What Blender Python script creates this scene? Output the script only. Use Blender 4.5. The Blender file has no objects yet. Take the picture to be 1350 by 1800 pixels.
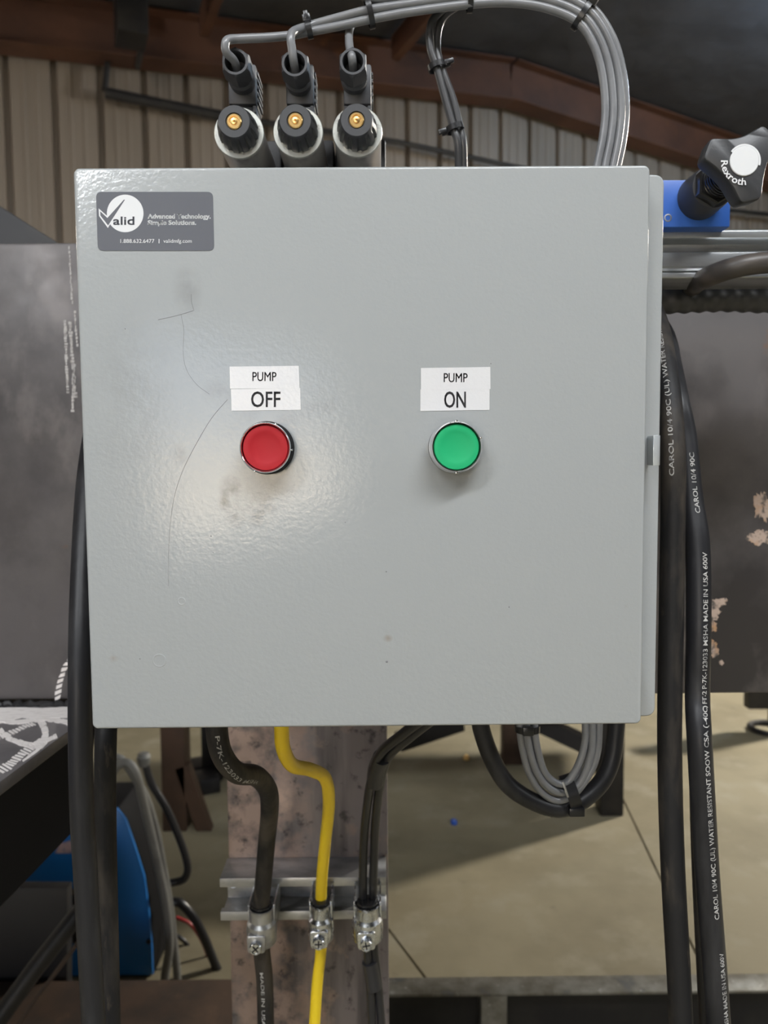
import bpy, bmesh, math, random
from mathutils import Vector, Matrix
import numpy as np
random.seed(7)
SC = bpy.context.scene
COL = SC.collection

# ------------------------------------------------------------------ camera
F = 1351.0                                   # focal length in pixels of the 1350x1800 frame
CAM = Vector((0.0087, -0.4656, 1.32))
ZC = 1.3232                                  # height of the enclosure's centre
YAW, PITCH, ROLL = -0.00562, 0.06921, -0.00743
FW = Vector((-math.sin(YAW)*math.cos(PITCH), math.cos(YAW)*math.cos(PITCH), -math.sin(PITCH)))
R0 = Vector((math.cos(YAW), math.sin(YAW), 0)); U0 = R0.cross(FW)
RT = R0*math.cos(ROLL) + U0*math.sin(ROLL); UP = -R0*math.sin(ROLL) + U0*math.cos(ROLL)
cd = bpy.data.cameras.new('camera'); cam = bpy.data.objects.new('camera', cd); COL.objects.link(cam)
cd.sensor_fit = 'VERTICAL'; cd.sensor_height = 36.0; cd.lens = F/1800*36
m3 = Matrix((RT, UP, -FW)).transposed(); cam.matrix_world = Matrix.Translation(CAM) @ m3.to_4x4()
cd.clip_start = 0.01; cd.clip_end = 200
cd.dof.use_dof = True; cd.dof.focus_distance = 0.485; cd.dof.aperture_fstop = 10.0
SC.camera = cam

# ------------------------------------------------------------------ world, daylight, exposure
SC.view_settings.view_transform = 'Standard'; SC.view_settings.look = 'None'
SC.view_settings.gamma = 1.0; SC.view_settings.use_curve_mapping = False
SC.view_settings.exposure = -0.10
SKY = 5.0
SUN = 95.0
LAMP = 1.0
w = bpy.data.worlds.new('sky'); SC.world = w; w.use_nodes = True
nt = w.node_tree; nt.nodes.clear()
bg = nt.nodes.new('ShaderNodeBackground'); out = nt.nodes.new('ShaderNodeOutputWorld')
tc = nt.nodes.new('ShaderNodeTexCoord'); sx = nt.nodes.new('ShaderNodeSeparateXYZ'); cr = nt.nodes.new('ShaderNodeValToRGB')
nt.links.new(tc.outputs['Generated'], sx.inputs[0]); nt.links.new(sx.outputs['Z'], cr.inputs[0])
cr.color_ramp.elements[0].position = 0.0; cr.color_ramp.elements[0].color = (1.0, 0.97, 0.93, 1)
cr.color_ramp.elements[1].position = 0.28; cr.color_ramp.elements[1].color = (0.36, 0.48, 0.68, 1)
nt.links.new(cr.outputs[0], bg.inputs[0]); bg.inputs[1].default_value = SKY
nt.links.new(bg.outputs[0], out.inputs[0])

# building frame: u runs along the back wall to the right, v towards the back wall
TH = math.radians(23.2)
UU = Vector((math.cos(TH), math.sin(TH), 0)); VV = Vector((-math.sin(TH), math.cos(TH), 0))
C2 = Vector((CAM.x, CAM.y, 0))
def Bd(s, v, z=0.0): return C2 + UU*s + VV*v + Vector((0, 0, z))
WALL_V, FRONT_V, LEFT_S, RIGHT_S = 6.05, -14.0, -5.14, 13.0
DOOR_V0, DOOR_V1, DOOR_H = -9.7, -4.2, 3.7

def area(name, loc, target, size, power, color, shape='DISK', size_y=None):
    l = bpy.data.lights.new(name, 'AREA'); l.shape = shape; l.size = size; l.energy = power; l.color = color
    if size_y: l.size_y = size_y
    o = bpy.data.objects.new(name, l); COL.objects.link(o); o.location = loc
    o.rotation_euler = (Vector(target)-Vector(loc)).to_track_quat('-Z', 'Y').to_euler(); return o
# portal in the open bay door: only guides sampling of the sky outside
pc = Bd(LEFT_S, (DOOR_V0+DOOR_V1)/2, DOOR_H/2)
po = area('bay_door_portal', pc, pc+UU, abs(DOOR_V1-DOOR_V0), 1, (1, 1, 1), 'RECTANGLE', DOOR_H)
po.data.cycles.is_portal = True

sl = bpy.data.lights.new('sun', 'SUN'); sl.energy = SUN; sl.color = (1.0, .93, .84); sl.angle = .01
so = bpy.data.objects.new('sun', sl); COL.objects.link(so)
so.rotation_euler = (-UU*math.cos(math.radians(63))-VV*.25-Vector((0,0,math.sin(math.radians(63))))).to_track_quat('-Z', 'Y').to_euler()

# ------------------------------------------------------------------ geometry helpers
def ray(px, py): return (FW + RT*((px-675)/F) + UP*((900-py)/F))
def P(px, py, Y):
    d = ray(px, py); return CAM + d*((Y-CAM.y)/d.y)
def PZ(px, py, z):
    d = ray(px, py); return CAM + d*((z-CAM.z)/d.z)
def G(px, py): return PZ(px, py, 0.0)
def PW(px, py, v):                            # hit on the plane at distance v in the building frame
    d = ray(px, py); return CAM + d*(v/d.dot(VV))
def PX(r, Y): return r*(Y-CAM.y)/F            # pixel length -> metres at depth plane Y

def DNS(px, Y, z=.012):                       # the run of a hanging cable from below the frame down to the floor
    q = P(px, 1900, Y); out = []; h = q.z; d = .04
    while h > z+.04: out.append(Vector((q.x, q.y, h))); h -= d; d = min(.14, d*1.3)
    return out+[Vector((q.x, q.y, z))]

def smooth_path(pts, n=8):
    pts = [Vector(p) for p in pts]
    if len(pts) < 3: return pts
    q = [pts[0]*2-pts[1]] + pts + [pts[-1]*2-pts[-2]]
    out = []
    for i in range(1, len(q)-2):
        p0, p1, p2, p3 = q[i-1], q[i], q[i+1], q[i+2]
        for k in range(n):
            t = k/n
            out.append(0.5*((2*p1)+(p2-p0)*t+(2*p0-5*p1+4*p2-p3)*t*t+(3*p1-p0-3*p2+p3)*t**3))
    out.append(pts[-1]); return out

def round_poly(pts, r, seg=4):
    out = []; n = len(pts)
    for i in range(n):
        p = Vector(pts[i]); a = Vector(pts[i-1]); b = Vector(pts[(i+1) % n])
        ri = r[i] if isinstance(r, (list, tuple)) else r
        if ri <= 0: out.append(tuple(p)); continue
        da, db = (a-p).normalized(), (b-p).normalized()
        l = min(ri, (a-p).length*.49, (b-p).length*.49)
        s, e = p+da*l, p+db*l
        for k in range(seg+1):
            t = k/seg; out.append(tuple(s*(1-t)**2+p*2*t*(1-t)+e*t*t))
    return out

class MB:
    def __init__(s): s.v = []; s.f = []
    def add(s, vs, fs):
        o = len(s.v); s.v += [tuple(x) for x in vs]; s.f += [[i+o for i in f] for f in fs]; return s
    def box(s, x0, x1, y0, y1, z0, z1):
        vs = [(x, y, z) for x in (x0, x1) for y in (y0, y1) for z in (z0, z1)]
        return s.add(vs, [(0,1,3,2),(4,6,7,5),(0,4,5,1),(2,3,7,6),(0,2,6,4),(1,5,7,3)])
    def obox(s, c, ax, ay, az, hx, hy, hz):
        c = Vector(c); vs = [c+ax*hx*a+ay*hy*b+az*hz*d for a in (-1,1) for b in (-1,1) for d in (-1,1)]
        return s.add(vs, [(0,1,3,2),(4,6,7,5),(0,4,5,1),(2,3,7,6),(0,2,6,4),(1,5,7,3)])
    def bar(s, a, b, wx, wz, up=Vector((0,0,1))):
        a, b = Vector(a), Vector(b); t = (b-a).normalized(); x = t.cross(up)
        if x.length < 1e-4: x = t.cross(Vector((0,1,0)))
        x.normalize(); z = x.cross(t)
        return s.obox((a+b)/2, x, t, z, wx/2, (b-a).length/2, wz/2)
    def prism(s, poly, y0, y1, conv=None):     # polygon in (x,z), extruded along y
        n = len(poly); conv = conv or (lambda p, y: (p[0], y, p[1]))
        return s.add([conv(p, y0) for p in poly]+[conv(p, y1) for p in poly],
                     [list(range(n)), list(range(2*n-1, n-1, -1))]+[(i, i+n, (i+1) % n+n, (i+1) % n) for i in range(n)])
    def slab(s, poly3, d):                     # planar 3-d polygon extruded by the vector d
        n = len(poly3); d = Vector(d)
        return s.add([Vector(p) for p in poly3]+[Vector(p)+d for p in poly3],
                     [list(range(n)), list(range(2*n-1, n-1, -1))]+[(i, i+n, (i+1) % n+n, (i+1) % n) for i in range(n)])
    def tube(s, path, r, n=14, caps=True):
        path = [Vector(p) for p in path]; N = len(path); rr = r if isinstance(r, (list, tuple)) else [r]*N
        T = [(path[min(i+1, N-1)]-path[max(i-1, 0)]).normalized() for i in range(N)]
        a = T[0].orthogonal().normalized(); vs = []
        for i in range(N):
            a = (a-T[i]*a.dot(T[i])).normalized(); b = T[i].cross(a)
            for k in range(n):
                t = 2*math.pi*k/n; vs.append(path[i]+(a*math.cos(t)+b*math.sin(t))*rr[i])
        fs = [(i*n+k, i*n+(k+1) % n, (i+1)*n+(k+1) % n, (i+1)*n+k) for i in range(N-1) for k in range(n)]
        if caps: fs += [list(range(n-1, -1, -1)), [(N-1)*n+k for k in range(n)]]
        return s.add(vs, fs)
    def lathe(s, c, axis, prof, n=40, rfun=None):   # prof: (radius, distance along axis)
        c = Vector(c); axis = Vector(axis).normalized(); a = axis.orthogonal().normalized()
        if abs(axis.y) > .9: a = Vector((1, 0, 0))
        b = axis.cross(a); vs = []; N = len(prof)
        for j, (r, h) in enumerate(prof):
            for k in range(n):
                t = 2*math.pi*k/n; q = r*(rfun(t, j) if rfun else 1); vs.append(c+axis*h+(a*math.cos(t)+b*math.sin(t))*q)
        fs = [(i*n+k, i*n+(k+1) % n, (i+1)*n+(k+1) % n, (i+1)*n+k) for i in range(N-1) for k in range(n)]
        if prof[0][0] > 1e-6 : fs.append(list(range(n-1, -1, -1)))
        if prof[-1][0] > 1e-6 : fs.append([(N-1)*n+k for k in range(n)])
        return s.add(vs, fs)
    def ring(s, c, t, nrm, a, b, width, th, n=28):   # flat strap around an oval: t axis, nrm half a, other half b
        t = Vector(t).normalized(); nrm = Vector(nrm); nrm = (nrm-t*nrm.dot(t)).normalized(); bb = t.cross(nrm); vs = []
        for k in range(n):
            q = 2*math.pi*k/n
            for (e, h) in ((0, -1), (th, -1), (th, 1), (0, 1)):
                vs.append(Vector(c)+nrm*math.cos(q)*(a+e)+bb*math.sin(q)*(b+e)+t*h*width/2)
        fs = [(i*4+j, i*4+(j+1) % 4, ((i+1) % n)*4+(j+1) % 4, ((i+1) % n)*4+j) for i in range(n) for j in range(4)]
        return s.add(vs, fs)
    def make(s, name, mat, parent=None, bevel=0, seg=2, smooth=35):
        me = bpy.data.meshes.new(name)
        loc = Vector((0, 0, 0)); p = parent
        while p is not None: loc += p.location; p = p.parent
        me.from_pydata([Vector(v)-loc for v in s.v], [], s.f)
        bm = bmesh.new(); bm.from_mesh(me)
        bmesh.ops.remove_doubles(bm, verts=bm.verts, dist=1e-7)
        bmesh.ops.recalc_face_normals(bm, faces=bm.faces)
        if bevel:
            ed = [e for e in bm.edges if len(e.link_faces) == 2 and e.calc_face_angle(0) > .6]
            bmesh.ops.bevel(bm, geom=ed, offset=bevel, segments=seg, profile=.5, affect='EDGES', clamp_overlap=True)
        bm.to_mesh(me); bm.free()
        if smooth:
            me.polygons.foreach_set('use_smooth', [True]*len(me.polygons)); me.set_sharp_from_angle(angle=math.radians(smooth))
        me.materials.append(mat)
        o = bpy.data.objects.new(name, me); COL.objects.link(o)
        if parent: o.parent = parent
        return o

def tag(o, label=None, cat=None, group=None, kind=None):
    if label: o['label'] = label
    if cat: o['category'] = cat
    if group: o['group'] = group
    if kind: o['kind'] = kind
    return o
def thing(name, loc, label, cat, group=None):
    o = bpy.data.objects.new(name, None); COL.objects.link(o); o.location = loc; o.empty_display_size = .02
    return tag(o, label, cat, group)

_tc = {}
def text_mesh(s, bold=0.0):
    if (s, bold) in _tc: return _tc[(s, bold)]
    cu = bpy.data.curves.new('txt', 'FONT'); cu.body = s; cu.resolution_u = 3; cu.offset = bold
    ob = bpy.data.objects.new('txt', cu); COL.objects.link(ob)
    dg = bpy.context.evaluated_depsgraph_get(); dg.update()
    me = bpy.data.meshes.new_from_object(ob.evaluated_get(dg))
    vs = [tuple(v.co) for v in me.vertices]; fs = [list(p.vertices) for p in me.polygons]
    bpy.data.objects.remove(ob); bpy.data.curves.remove(cu); bpy.data.meshes.remove(me)
    _tc[(s, bold)] = (vs, fs); return vs, fs
def text_on_plane(mb, s, box, Y, bold=0.0, dx=0.0):          # fit the string into a rectangle of the plane y = Y
    vs, fs = text_mesh(s, bold); x0, y0, x1, y1 = box
    xs = [v[0] for v in vs]; ys = [v[1] for v in vs]
    a, b, c, d = min(xs), max(xs), min(ys), max(ys)
    for e, g in (((0, 0),) if dx == 0 else ((-dx, -dx), (dx, -dx), (-dx, dx), (dx, dx))):
        mb.add([P(x0+dx+(v[0]-a)/(b-a)*(x1-x0-2*dx)+e, y1-dx-(v[1]-c)/(d-c)*(y1-y0-2*dx)+g, Y) for v in vs], fs)
def text_on_cable(mb, s, path, r, s0, length, ang, h, lift=.00025, flip=False):
    vs, fs = text_mesh(s, .012)
    xs = [v[0] for v in vs]; a, b = min(xs), max(xs); k = length/(b-a)
    acc = [0]
    for i in range(1, len(path)): acc.append(acc[-1]+(path[i]-path[i-1]).length)
    out = []
    for x, y, _ in vs:
        d = s0+(x-a)*k; i = 0
        while i < len(path)-2 and acc[i+1] < d: i += 1
        t = (d-acc[i])/max(1e-9, acc[i+1]-acc[i]); c = path[i].lerp(path[i+1], t)
        T = (path[min(i+2, len(path)-1)]-path[max(i-1, 0)]).normalized()
        N = Vector((0, -1, 0)); N = (N-T*N.dot(T)).normalized(); B = N.cross(T)
        q = ang + (y-.36)*h/.72/r
        out.append(c+(N*math.cos(q)+B*math.sin(q))*(r+lift))
    mb.add(out, fs)

# ------------------------------------------------------------------ materials
class Mt:
    def __init__(s, name, col, rough=.5, metal=0.0, spec=.5, coat=0):
        s.m = bpy.data.materials.new(name); s.m.use_nodes = True; s.nt = s.m.node_tree; s.n = s.nt.nodes; s.l = s.nt.links
        s.b = s.n['Principled BSDF']; s.b.inputs['Roughness'].default_value = rough; s.b.inputs['Metallic'].default_value = metal
        s.b.inputs['Specular IOR Level'].default_value = spec; s.b.inputs['Coat Weight'].default_value = coat
        s.tc = s.n.new('ShaderNodeTexCoord'); rgb = s.n.new('ShaderNodeRGB'); rgb.outputs[0].default_value = (*col, 1)
        s.c = rgb.outputs[0]; s.l.new(s.c, s.b.inputs['Base Color']); s.last = None
    def coords(s, stretch=(1,1,1), off=(0,0,0)):
        mp = s.n.new('ShaderNodeMapping'); mp.inputs['Scale'].default_value = stretch; mp.inputs['Location'].default_value = off
        s.l.new(s.tc.outputs['Object'], mp.inputs[0]); return mp.outputs[0]
    def noise(s, scale, detail=5, rough=.55, stretch=(1,1,1), off=(0,0,0), dist=0):
        n = s.n.new('ShaderNodeTexNoise'); n.inputs['Scale'].default_value = scale; n.inputs['Detail'].default_value = detail
        n.inputs['Roughness'].default_value = rough; n.inputs['Distortion'].default_value = dist
        s.l.new(s.coords(stretch, off), n.inputs['Vector']); return n.outputs['Fac']
    def ramp(s, fac, lo, hi):
        r = s.n.new('ShaderNodeMapRange'); r.inputs['From Min'].default_value = lo; r.inputs['From Max'].default_value = hi
        s.l.new(fac, r.inputs[0]); return r.outputs[0]
    def layer(s, col, scale, lo, hi, detail=5, rough=.6, stretch=(1,1,1), off=(0,0,0), amt=1.0, mask=None, dist=0):
        f = s.ramp(s.noise(scale, detail, rough, stretch, off, dist), lo, hi)
        if mask is not None or amt != 1.0:
            mu = s.n.new('ShaderNodeMath'); mu.operation = 'MULTIPLY'; s.l.new(f, mu.inputs[0])
            if mask is not None: s.l.new(mask, mu.inputs[1])
            else: mu.inputs[1].default_value = amt
            f = mu.outputs[0]
            if mask is not None and amt != 1.0:
                m2 = s.n.new('ShaderNodeMath'); m2.operation = 'MULTIPLY'; s.l.new(f, m2.inputs[0]); m2.inputs[1].default_value = amt; f = m2.outputs[0]
        mx = s.n.new('ShaderNodeMix'); mx.data_type = 'RGBA'; s.l.new(f, mx.inputs['Factor']); s.l.new(s.c, mx.inputs['A'])
        mx.inputs['B'].default_value = (*col, 1); s.c = mx.outputs['Result']; s.l.new(s.c, s.b.inputs['Base Color']); s.last = f; return s
    def blob(s, c, radii, soft=.5):                   # a soft patch at a place on the object
        mp = s.n.new('ShaderNodeMapping'); mp.inputs['Location'].default_value = tuple(-c[i]/radii[i] for i in range(3))
        mp.inputs['Scale'].default_value = tuple(1/x for x in radii); s.l.new(s.tc.outputs['Object'], mp.inputs[0])
        v = s.n.new('ShaderNodeVectorMath'); v.operation = 'LENGTH'; s.l.new(mp.outputs[0], v.inputs[0]); return s.ramp(v.outputs['Value'], 1, 1-soft)
    def roughvar(s, scale, r0, r1, stretch=(1,1,1), lo=.35, hi=.65):
        f = s.ramp(s.noise(scale, 4, .6, stretch), lo, hi); r = s.n.new('ShaderNodeMapRange'); r.inputs['To Min'].default_value = r0; r.inputs['To Max'].default_value = r1
        s.l.new(f, r.inputs[0]); s.l.new(r.outputs[0], s.b.inputs['Roughness']); return s
    def bump(s, scale, strength, dist=.001, detail=3, stretch=(1,1,1)):
        bp = s.n.new('ShaderNodeBump'); bp.inputs['Strength'].default_value = strength; bp.inputs['Distance'].default_value = dist
        s.l.new(s.noise(scale, detail, .5, stretch), bp.inputs['Height'])
        prev = s.b.inputs['Normal'].links
        if prev: s.l.new(prev[0].from_socket, bp.inputs['Normal'])
        s.l.new(bp.outputs[0], s.b.inputs['Normal']); return s
def srgb(r, g, b): return tuple(((c/255)/12.92 if c/255 <= .04045 else ((c/255+.055)/1.055)**2.4) for c in (r, g, b))

M = {}
M['concrete'] = Mt('concrete', (.235,.206,.134), .75).layer((.175,.151,.094), 2.2, .42, .66).layer((.29,.267,.20), 5, .52, .72, amt=.7).layer((.14,.115,.08), 11, .66, .74, amt=.7).layer((.55,.52,.46), 34, .74, .80, amt=.5).bump(60, .25, .002).m
M['gravel'] = Mt('gravel', (.42,.38,.32), .95).layer((.30,.27,.22), 3, .4, .7).m
M['wall'] = Mt('wall_sheet', (.285,.247,.213), .5, .1).layer((.23,.197,.165), 1.6, .4, .7, stretch=(3,3,.25)).m
M['shell'] = Mt('wall_shell', (.32,.30,.27), .7).layer((.26,.24,.21), 1, .4, .7).m
M['roof'] = Mt('roof_blanket', (.065,.069,.082), .6).layer((.042,.044,.052), 2, .4, .65).bump(3, .5, .05).m
M['red'] = Mt('red_oxide', (.125,.056,.034), .6).layer((.07,.034,.024), 2.5, .42, .68).layer((.17,.07,.03), 5, .6, .75, amt=.6).m
M['darkpipe'] = Mt('dark_pipe', (.022,.022,.025), .5).layer((.04,.038,.036), 8, .5, .7).m
root_off = (0, 0, 0)
M['beam'] = Mt('beam_steel', (.112,.102,.101), .45, .3).layer((.044,.040,.041), 4.0, .43, .62, detail=8).layer((.185,.165,.158), 10, .53, .70, stretch=(1,1,.6), amt=.75).layer((.30,.27,.25), 60, .70, .76, stretch=(.35,1,1), amt=.5).layer((.20,.085,.035), 13, .68, .74, amt=.6).roughvar(14, .32, .55).bump(40, .2, .001).m
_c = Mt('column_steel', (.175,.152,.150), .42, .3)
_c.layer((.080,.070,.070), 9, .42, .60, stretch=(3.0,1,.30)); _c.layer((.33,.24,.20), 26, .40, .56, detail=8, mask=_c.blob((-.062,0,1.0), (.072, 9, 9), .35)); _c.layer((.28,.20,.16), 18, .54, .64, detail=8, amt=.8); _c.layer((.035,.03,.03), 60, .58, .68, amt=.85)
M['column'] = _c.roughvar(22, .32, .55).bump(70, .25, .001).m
M['rust_patch'] = Mt('bare_patch', (.42,.32,.26), .6).layer((.40,.23,.12), 30, .5, .62).layer((.10,.085,.075), 110, .50, .60).m
M['plate'] = Mt('plate_steel', (.235,.22,.225), .34, .5).layer((.16,.15,.155), 14, .45, .65).layer((.30,.28,.27), 50, .55, .7, amt=.6).bump(80, .2, .0006).m
M['ground_steel'] = Mt('ground_bright_steel', (.80,.75,.72), .45, 0).layer((.60,.55,.52), 90, .50, .72, stretch=(1,3,1)).bump(300, .3, .0004).m
M['darksteel'] = Mt('dark_steel', (.013,.0125,.014), .5, .2).layer((.024,.022,.021), 9, .45, .65).m
M['rustbeam'] = Mt('rusty_brown_steel', (.075,.048,.033), .6, .2).layer((.04,.03,.024), 7, .42, .64).layer((.13,.08,.05), 16, .58, .72, amt=.7).bump(50, .3, .001).m
M['railtop'] = Mt('dirty_galvanised', (.23,.225,.20), .45, .4).layer((.13,.12,.095), 18, .42, .62).layer((.09,.11,.14), 9, .56, .66, amt=.7).layer((.42,.42,.40), 60, .62, .72).m
M['zinc'] = Mt('zinc_plate', (.62,.64,.66), .22, 1.0).layer((.45,.47,.50), 120, .45, .65).roughvar(150, .14, .34).m
M['zincdull'] = Mt('dull_strut', (.50,.505,.51), .36, .85).layer((.30,.30,.305), 40, .45, .65, stretch=(.5,1,1)).roughvar(60, .28, .5).m
M['chrome'] = Mt('chrome', (.82,.82,.83), .07, 1.0).m
M['ringwhite'] = Mt('coil_end_plate', (.68,.69,.64), .32, .75).layer((.42,.40,.36), 220, .56, .68).m
M['coil'] = Mt('coil_can', (.52,.50,.47), .28, .55).layer((.34,.32,.31), 50, .48, .65, stretch=(1,.3,1)).m
M['brass'] = Mt('brass', (.80,.52,.20), .28, 1.0).m
M['blackplastic'] = Mt('black_plastic', (.044,.045,.050), .48).bump(500, .1, .0004).m
M['knobplastic'] = Mt('knob_plastic', (.040,.041,.044), .42).bump(700, .15, .0004).m
M['mattblack'] = Mt('matt_black', (.007,.007,.008), .7, spec=.15).m
M['grind_soft'] = Mt('soft_grind_streak', (.42,.40,.385), .45).layer((.25,.235,.225), 200, .45, .6).m
M['latchzinc'] = Mt('latch_zinc', (.74,.78,.80), .22, .55).m
M['blackgloss'] = Mt('black_gloss', (.012,.012,.013), .22).m
M['alu'] = Mt('extruded_aluminium', (.50,.52,.53), .34, .8).layer((.33,.34,.35), 30, .45, .65, stretch=(.15,1,1)).layer((.78,.80,.80), 110, .72, .77).bump(200, .2, .0005, stretch=(.1,1,1)).m
M['valveblue'] = Mt('valve_blue', (.026,.105,.42), .38).layer((.035,.13,.48), 20, .4, .7).m
M['welderblue'] = Mt('welder_blue', (.012,.165,.50), .38).m
M['rubber'] = Mt('black_rubber_jacket', (.015,.015,.017), .42, spec=.35).layer((.034,.034,.036), 45, .5, .7, stretch=(1,1,.25)).bump(160, .15, .0006).m
M['dirtyrubber'] = Mt('dirty_rubber_jacket', (.012,.0117,.0125), .55, spec=.3).layer((.062,.052,.042), 26, .46, .64, stretch=(1,1,.3), detail=8).layer((.12,.095,.07), 90, .62, .74, stretch=(1,1,.3), amt=.6).bump(180, .3, .0008).m
M['hose'] = Mt('worn_hose', (.06,.053,.048), .42).layer((.12,.10,.085), 30, .5, .68, stretch=(.3,1,1)).m
M['yellow'] = Mt('yellow_jacket', (.86,.62,.02), .36).layer((.76,.52,.015), 14, .5, .7, stretch=(1,1,.3)).layer((.35,.24,.03), 120, .70, .76, amt=.6).m
M['blackpvc'] = Mt('black_pvc_jacket', (.016,.016,.018), .3).m
M['tape'] = Mt('black_tape', (.022,.022,.025), .38).bump(200, .2, .0005).m
M['greycable'] = Mt('grey_pvc_jacket', (.20,.204,.212), .3).layer((.16,.164,.172), 30, .5, .7).m
M['greyshaded'] = Mt('shaded_grey_jacket', (.045,.045,.047), .36).m  # grey cable jacket with shade put into the colour
M['tie'] = Mt('black_nylon', (.012,.012,.013), .3).m
M['printwhite'] = Mt('white_print', (.46,.45,.43), .6).layer((.10,.10,.10), 260, .45, .62, amt=.8).m
M['printgrey'] = Mt('grey_print', (.10,.10,.105), .5).m
M['stickerbg'] = Mt('sticker_grey', (.092,.097,.115), .42).m
M['white'] = Mt('sticker_white', (.68,.69,.70), .4).m
M['stickertext'] = Mt('sticker_grey_print', (.092,.097,.115), .42).m
M['labelwhite'] = Mt('label_white', (.64,.64,.65), .22).bump(420, .25, .0005).m
M['ink'] = Mt('black_ink', (.05,.05,.056), .45).m
M['redcap'] = Mt('red_cap', (.38,.014,.021), .5, spec=.25).m
M['greencap'] = Mt('green_cap', (.014,.37,.145), .5, spec=.25).m
M['scratch'] = Mt('scratch_grey', (.17,.17,.18), .5).m
M['brownsteel'] = Mt('brown_steel', (.075,.042,.026), .6).layer((.04,.025,.018), 5, .4, .65).m
M['greyhose'] = Mt('grey_hose', (.15,.15,.14), .5).layer((.10,.10,.095), 10, .45, .65).m
M['redwire'] = Mt('red_wire', (.4,.03,.03), .4).m
M['pinklabel'] = Mt('pink_label', (.58,.40,.38), .6).layer((.3,.25,.3), 80, .5, .6).m
M['bluecap'] = Mt('blue_cap', (.02,.09,.42), .4).m

# enclosure paint: grey powder coat with orange peel and a few dirty finger marks
ENC = Vector((0, .08, ZC-.1687))
pm = Mt('grey_powder_coat', (.335,.350,.352), .17, spec=.5)
def smear(px, py, rx, ry, amt, col=(.20,.20,.195), scale=60):
    c = P(px, py, 0)-ENC; k = PX(1, 0)
    pm.layer(col, scale, .38, .62, detail=4, mask=pm.blob(c, (rx*k, .02, ry*k), .8), amt=amt)
smear(405, 865, 26, 34, .9, (.13,.13,.125)); smear(455, 895, 34, 34, .85, (.13,.13,.125)); smear(415, 905, 22, 26, .9, (.12,.12,.115)); smear(395, 880, 14, 22, .8, (.13,.13,.125)); smear(318, 800, 22, 26, .5); smear(480, 860, 60, 50, .3)
smear(330, 510, 30, 50, .4); smear(390, 690, 40, 30, .4); smear(470, 740, 90, 60, .3); smear(560, 705, 40, 30, .35); smear(230, 700, 90, 200, .22)
smear(200, 1158, 10, 8, .6, (.24,.20,.15)); smear(682, 1122, 10, 8, .6, (.22,.17,.11)); smear(1103, 1066, 8, 6, .7, (.24,.19,.12))
pm.bump(430, .13, .0008, detail=1.5)
M['paint'] = pm.m

# ------------------------------------------------------------------ setting: floor, walls, roof
def clip(poly, a, n):
    o = []
    for i in range(len(poly)):
        p, q = poly[i], poly[(i+1) % len(poly)]; dp, dq = (p-a).dot(n), (q-a).dot(n)
        if dp >= 0: o.append(p)
        if dp*dq < 0: o.append(p.lerp(q, dp/(dp-dq)))
    return o
shellpoly = [Bd(LEFT_S, FRONT_V), Bd(RIGHT_S, FRONT_V), Bd(RIGHT_S, WALL_V), Bd(LEFT_S, WALL_V)]
mb = MB(); mb.slab([p+Vector((0,0,-.12)) for p in shellpoly], (0, 0, .10)); floor = mb.make('floor', M['darksteel'], smooth=0)
tag(floor, 'dusty tan concrete workshop floor with saw-cut joints', kind='structure')
a1, a2, b1, b2 = G(1100, 1415), G(1230, 1690), G(688, 1640), G(745, 1715)
na = (a2-a1).cross(Vector((0,0,1))).normalized(); nb = (b2-b1).cross(Vector((0,0,1))).normalized()
if na.x < 0: na = -na
if nb.x < 0: nb = -nb
gp = .0035
right = clip(shellpoly, a1+na*gp, na); leftall = clip(shellpoly, a1-na*gp, -na)
lft = clip(leftall, b1-nb*gp, -nb); mid = clip(leftall, b1+nb*gp, nb)
for poly in (right, lft, mid):
    if len(poly) > 2:
        mb = MB(); mb.slab([p+Vector((0,0,-.02)) for p in poly], (0,0,.02)); mb.make('slab', M['concrete'], floor, smooth=0)
# ground outside the open bay door
mb = MB(); mb.slab([Bd(LEFT_S-60, -80, -.12), Bd(LEFT_S, -80, -.12), Bd(LEFT_S, 40, -.12), Bd(LEFT_S-60, 40, -.12)], (0,0,.10))
tag(mb.make('ground', M['gravel'], smooth=0), 'pale gravel yard outside the bay door', kind='structure')

gl0, gl1, gap, gr1 = PW(0, 104, WALL_V), PW(500, 152, WALL_V), PW(880, 196, WALL_V), PW(1340, 340, WALL_V)
def su(p): return (p-C2).dot(UU)
slL = (gap.z-gl0.z)/(su(gap)-su(gl0)); slR = (gr1.z-gap.z)/(su(gr1)-su(gap)); APS, APZ = su(gap), gap.z
def eave(s): return APZ + (slL*(s-APS) if s < APS else slR*(s-APS))
RD = .36                                         # rafter depth; the roof lies this far above its bottom
# corrugated gable wall: sheets of three ribs
PITCH_R = .305; r0s = su(PW(13, 220, WALL_V))
mbp = MB(); prof = []
for k in range(3):
    x = k*PITCH_R
    for dx, h in ((-.030, 0), (-.016, .040), (.016, .040), (.030, 0), (.092, 0), (.098, .005), (.118, .005), (.124, 0), (.180, 0), (.186, .005), (.206, .005), (.212, 0)): prof.append((x+dx, h))
prof.append((3*PITCH_R-.030, 0)); HW = 6.4
vs = []; fs = []
for (x, h) in prof:
    for z in (0, HW): vs.append((x, h if h > .01 else -h, z))
n = len(prof)
fs = [(2*i, 2*i+2, 2*i+3, 2*i+1) for i in range(n-1)]
mbp.add(vs, fs); panel0 = mbp.make('panel', M['wall'], smooth=0)
sol = [Bd(LEFT_S, WALL_V+.06, -.02), Bd(RIGHT_S, WALL_V+.06, -.02), Bd(RIGHT_S, WALL_V+.06, HW), Bd(LEFT_S, WALL_V+.06, HW)]
mb = MB(); mb.slab(sol, VV*.1); wb = mb.make('wall_back', M['shell'], smooth=0); tag(wb, 'ribbed beige sheet metal gable wall', kind='structure')
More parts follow.
